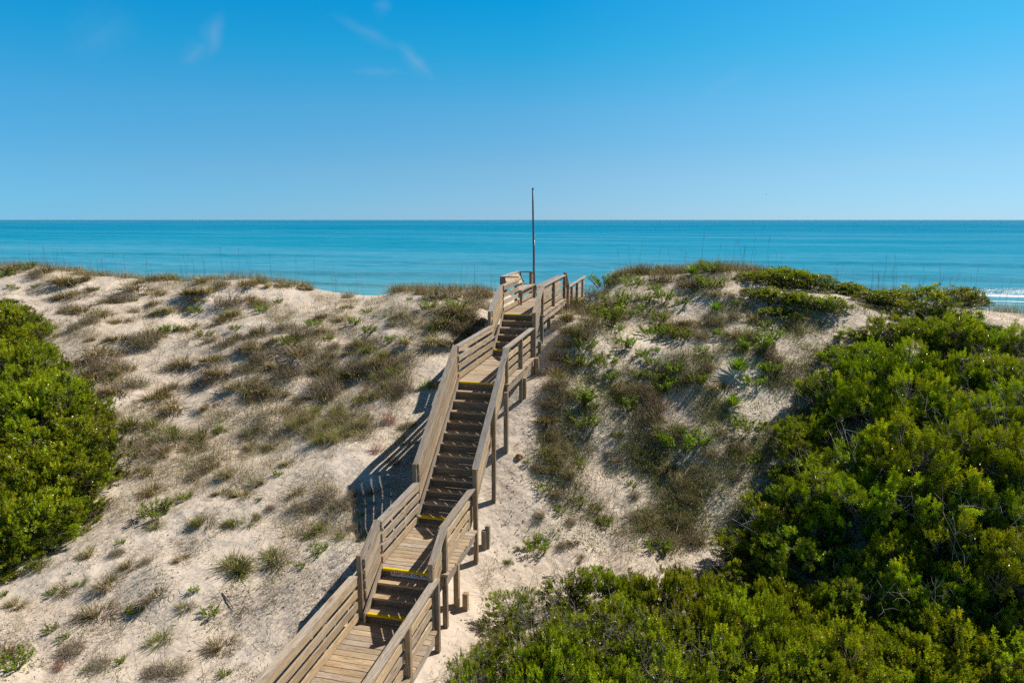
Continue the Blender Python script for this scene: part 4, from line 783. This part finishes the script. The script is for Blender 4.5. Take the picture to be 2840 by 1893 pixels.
# fallen brown leaves and stem bits in the trench beside the stairs and over the open sand
def litter():
    P = []
    for (x, y, n, s) in ((1.55, 14.6, 90, .35), (1.6, 16.5, 160, .35), (1.5, 18.6, 150, .3), (1.55, 20.3, 110, .3), (1.4, 13.2, 60, .3), (1.9, 12.4, 60, .6), (1.5, 22.3, 60, .25), (2.6, 11.5, 60, .7), (-1.2, 11, 70, .6), (-2.5, 9.5, 120, 1.2), (-5, 10, 160, 2.2), (-9, 12, 160, 3.)):
        P.append(np.stack([RNG.normal(x, s, n), RNG.normal(y, s*2, n), np.zeros(n)], 1))
    P = np.concatenate(P); P = P[~((P[:,0] > -.35) & (P[:,0] < 1.36))]; P[:,2] = hgt(P[:,0], P[:,1])+.012; n = len(P); a = RNG.uniform(0, 6.28, n)
    D = np.stack([np.cos(a), np.sin(a), RNG.normal(0, .15, n)], 1); v, f, c = leaves(P, unit(D), RNG.uniform(.03, .10, n), RNG.uniform(.012, .03, n), pick([(.20, .125, .07, 3), (.11, .07, .045, 3), (.3, .2, .12, 1)], n))
    tag(link('leaf_litter', mesh_np('leaf_litter', v, [f], col=c, mat=M_GRASS)), 'dead brown leaves and stem bits strewn on the sand', 'leaf litter', kind='stuff')
litter()

# ochre stone, driftwood stick
def stone(px, py, r, label):
    p = ground(px, py)[0]; n = 7; V = []; F = []
    import bmesh
    bm = bmesh.new(); bmesh.ops.create_icosphere(bm, subdivisions=3, radius=r)
    for v in bm.verts:
        c = v.co; k = 1+.28*math.sin(c.x*31+1)+.2*math.sin(c.y*37+c.z*20); v.co = Vector((c.x*1.25*k, c.y*.8*k, c.z*.75*k))
    me = bpy.data.meshes.new('stone'); bm.to_mesh(me); bm.free(); me.materials.append(M_ROCK)
    tag(link('stone', me, loc=(p[0], p[1], p[2]+r*.35)), label, 'stone')
stone(1191, 1052, .085, 'small ochre stone lying on the sand right of the long flight')
def stick(px, py, ln, ang, label):
    p = ground(px, py)[0]; d = np.array([math.cos(ang), math.sin(ang), 0])*ln/2; a = p-d; b = p+d; a[2] = float(hgt(a[0], a[1]))+.012; b[2] = float(hgt(b[0], b[1]))+.03
    o = empty('driftwood_stick', p, label, 'stick'); V, q, t = tube([a-p, (a+b)/2-p+[0, 0, .02], b-p], [.014, .012, .006], 6); link('stem', mesh_np('stem', V, [q, t], mat=M_TWIG, smooth=True), o)
stick(523, 1377, .42, -.5, 'dark bare stick lying on the low left sand'); stick(1263, 1328, .30, .1, 'thin pale twig on the sand above the front thicket')

# gulls, far out
def gull(px, py, dist, yaw, bank, label):
    d = FW+((px*1.2075-1420)/FPX)*RT-((py*1.2075-946.5)/FPX)*UP; p = CAM+d/np.linalg.norm(d)*dist
    o = empty('gull', p, label, 'gull', 'gulls in the sky', yaw); o.rotation_euler = (bank, 0, yaw)
    V, q, t = tube([(-.26, 0, 0), (-.15, 0, .01), (0, 0, .015), (.13, 0, .02), (.2, 0, .03), (.27, 0, .02)], [.02, .055, .075, .06, .045, .008], 8)
    link('body', mesh_np('gull_body', V, [q, t], mat=M_BIRD, smooth=True), o)
    for s in (-1, 1):
        pr = [(0, .11, -.09), (.28, .14, -.05), (.46, .06, -.07), (.70, -.12, -.16)]; zz = (.03, .16, .15, .05); V = []
        for (yy, f, b), z in zip(pr, zz): V += [(f, s*yy, z), ((f+b)/2, s*yy, z+.012), (b, s*yy, z-.004), ((f+b)/2, s*yy, z-.012)]
        F = [(i*4+k, i*4+(k+1) % 4, (i+1)*4+(k+1) % 4, (i+1)*4+k) for i in range(3) for k in range(4)]+[(12, 13, 14, 15), (3, 2, 1, 0)]
        link('wing', mesh_np('gull_wing', V, [F], mat=M_BIRDW, smooth=True), o)
for a in ((960, 101, 330, 1.9, .7, 'pale gull banking left of centre, high over the sea'), (1155, 92, 420, .4, .2, 'tiny gull near top centre, right of the banking one'), (1304, 91, 400, 2.6, -.4, 'tiny gull high above the right side of the stairs'), (1855, 197, 360, 1.2, .5, 'gull high in the right part of the sky'), (1760, 446, 300, .2, .0, 'dark gull low over the horizon right of the pole')): gull(*a)

# thin sea air between the shore and the horizon
def haze():
    m, nt, out = new_mat('sea_haze'); v = N(nt, 'ShaderNodeVolumePrincipled'); v.inputs['Density'].default_value = 1.6e-5; v.inputs['Color'].default_value = (.8, .9, 1, 1); v.inputs['Anisotropy'].default_value = .3
    nt.links.new(v.outputs[0], out.inputs['Volume'])
    X = 60000; V = [(x, y, z) for z in (-9, 10.5) for x, y in ((-X, -500), (X, -500), (X, 90000), (-X, 90000))]
    tag(link('haze', mesh_np('haze', V, [[(0,3,2,1),(4,5,6,7),(0,1,5,4),(1,2,6,5),(2,3,7,6),(3,0,4,7)]], mat=m)), 'thin sea haze paling the far water', 'haze', kind='stuff')
haze(); S.cycles.volume_bounces = 0

# ------------------------------------------------------------------ sky, sun, camera
W = bpy.data.worlds.new('World'); S.world = W; W.use_nodes = True; nt = W.node_tree; nt.nodes.clear()
sky = nt.nodes.new('ShaderNodeTexSky'); sky.sky_type = 'NISHITA'; sky.sun_disc = False; sky.sun_elevation = SUN_EL; sky.sun_rotation = SUN_AZ
sky.altitude = 0; sky.air_density = .5; sky.dust_density = 0; sky.ozone_density = 3
tc = nt.nodes.new('ShaderNodeTexCoord').outputs['Generated']
# colour grading of the sky light by height above the horizon (clear, very blue maritime air; unseen upper sky dimmed to deepen shadows)
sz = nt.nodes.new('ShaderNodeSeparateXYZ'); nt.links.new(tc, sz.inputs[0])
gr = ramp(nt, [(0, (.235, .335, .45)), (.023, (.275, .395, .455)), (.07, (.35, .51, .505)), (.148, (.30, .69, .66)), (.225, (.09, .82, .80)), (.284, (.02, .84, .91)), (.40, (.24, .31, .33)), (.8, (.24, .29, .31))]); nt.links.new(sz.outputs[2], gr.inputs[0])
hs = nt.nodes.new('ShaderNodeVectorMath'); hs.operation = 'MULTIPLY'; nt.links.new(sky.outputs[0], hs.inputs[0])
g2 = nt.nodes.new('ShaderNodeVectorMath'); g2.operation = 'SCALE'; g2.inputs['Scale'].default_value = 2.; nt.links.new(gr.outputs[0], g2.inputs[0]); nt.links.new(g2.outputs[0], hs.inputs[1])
def skydir(px, py):
    d = FW+((px*1.2075-1420)/FPX)*RT-((py*1.2075-946.5)/FPX)*UP; return d/np.linalg.norm(d)
def dotv(vec, v):
    n = nt.nodes.new('ShaderNodeVectorMath'); n.operation = 'DOT_PRODUCT'; nt.links.new(vec, n.inputs[0]); n.inputs[1].default_value = tuple(v); return n.outputs['Value']
def wisp(x0, y0, x1, y1, wdt, k):
    """A streak of high cirrus between two directions of the sky, torn by noise stretched along it."""
    a, b = skydir(x0, y0), skydir(x1, y1); m = (a+b)/2; m /= np.linalg.norm(m); e = b-a; L = np.linalg.norm(e); e /= L; q = np.cross(m, e); q /= np.linalg.norm(q)
    warp = math_n(nt, 'MULTIPLY', math_n(nt, 'SUBTRACT', noise(nt, tc, 9, 3), .5), .05)
    u = math_n(nt, 'SUBTRACT', dotv(tc, e), float(m@e)); v = math_n(nt, 'ADD', math_n(nt, 'SUBTRACT', dotv(tc, q), float(m@q)), warp)
    uu = math_n(nt, 'POWER', math_n(nt, 'ABSOLUTE', math_n(nt, 'DIVIDE', u, L*.62)), 2.); vv = math_n(nt, 'POWER', math_n(nt, 'ABSOLUTE', math_n(nt, 'DIVIDE', v, wdt)), 1.3)
    body = math_n(nt, 'SUBTRACT', 1., math_n(nt, 'ADD', uu, vv), clamp=True)
    cb = nt.nodes.new('ShaderNodeCombineXYZ'); nt.links.new(math_n(nt, 'MULTIPLY', u, 10), cb.inputs[0]); nt.links.new(math_n(nt, 'MULTIPLY', v, 42), cb.inputs[1])
    st = math_n(nt, 'MULTIPLY', math_n(nt, 'SUBTRACT', noise(nt, cb.outputs[0], 1, 6, .6), .25, clamp=True), 2., clamp=True)
    return math_n(nt, 'MULTIPLY', math_n(nt, 'MULTIPLY', math_n(nt, 'MULTIPLY', body, body), st), k)
cl = None
for w in ((502, 25, 490, 140, .016, .24), (492, 105, 420, 158, .018, .17), (760, 30, 930, 125, .016, .15), (905, 95, 990, 195, .015, .26), (800, 170, 935, 168, .008, .14), (330, 60, 140, 110, .05, .08), (860, 0, 900, 25, .02, .14), (1600, 235, 1760, 170, .02, .07)):
    v = wisp(*w); cl = v if cl is None else math_n(nt, 'MAXIMUM', cl, v)
dv = nt.nodes.new('ShaderNodeVectorMath'); dv.operation = 'DOT_PRODUCT'; nt.links.new(tc, dv.inputs[0]); dv.inputs[1].default_value = (math.sin(SUN_AZ), math.cos(SUN_AZ), 0)
f1 = math_n(nt, 'DIVIDE', math_n(nt, 'SUBTRACT', dv.outputs['Value'], .5), .42, clamp=True); f2 = math_n(nt, 'DIVIDE', math_n(nt, 'SUBTRACT', .5, dv.outputs['Value']), .6, clamp=True)
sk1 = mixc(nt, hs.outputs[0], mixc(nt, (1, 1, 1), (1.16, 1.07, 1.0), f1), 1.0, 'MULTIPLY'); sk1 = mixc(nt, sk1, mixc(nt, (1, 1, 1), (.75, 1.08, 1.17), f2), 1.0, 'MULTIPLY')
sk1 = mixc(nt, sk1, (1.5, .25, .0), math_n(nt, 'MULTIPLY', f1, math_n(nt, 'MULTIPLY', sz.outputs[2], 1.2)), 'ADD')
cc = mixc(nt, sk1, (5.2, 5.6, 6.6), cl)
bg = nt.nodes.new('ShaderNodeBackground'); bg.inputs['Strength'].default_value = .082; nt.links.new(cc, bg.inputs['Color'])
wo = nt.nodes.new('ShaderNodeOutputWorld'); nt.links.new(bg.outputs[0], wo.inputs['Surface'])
sl = bpy.data.lights.new('sun', 'SUN'); sl.energy = 4.5; sl.angle = rad(.5); sl.color = (1, .955, .88)
so = bpy.data.objects.new('sun', sl); COL.objects.link(so); so.rotation_euler = TOSUN.to_track_quat('Z', 'Y').to_euler(); so.location = (40, 40, 60)
cd = bpy.data.cameras.new('camera'); cam = bpy.data.objects.new('camera', cd); COL.objects.link(cam); cam.location = CAM; cam.rotation_euler = (math.pi/2-PITCH, 0, YAW)
cd.sensor_width = 36; cd.lens = 36*FPX/2840; cd.clip_start = .1; cd.clip_end = 90000; S.camera = cam
vs = S.view_settings; vs.view_transform = 'Standard'; vs.look = 'None'; vs.exposure = .29; vs.gamma = 1
S.cycles.max_bounces = 6; S.cycles.diffuse_bounces = 3; S.cycles.transmission_bounces = 3; S.cycles.transparent_max_bounces = 4; S.cycles.use_denoising = False
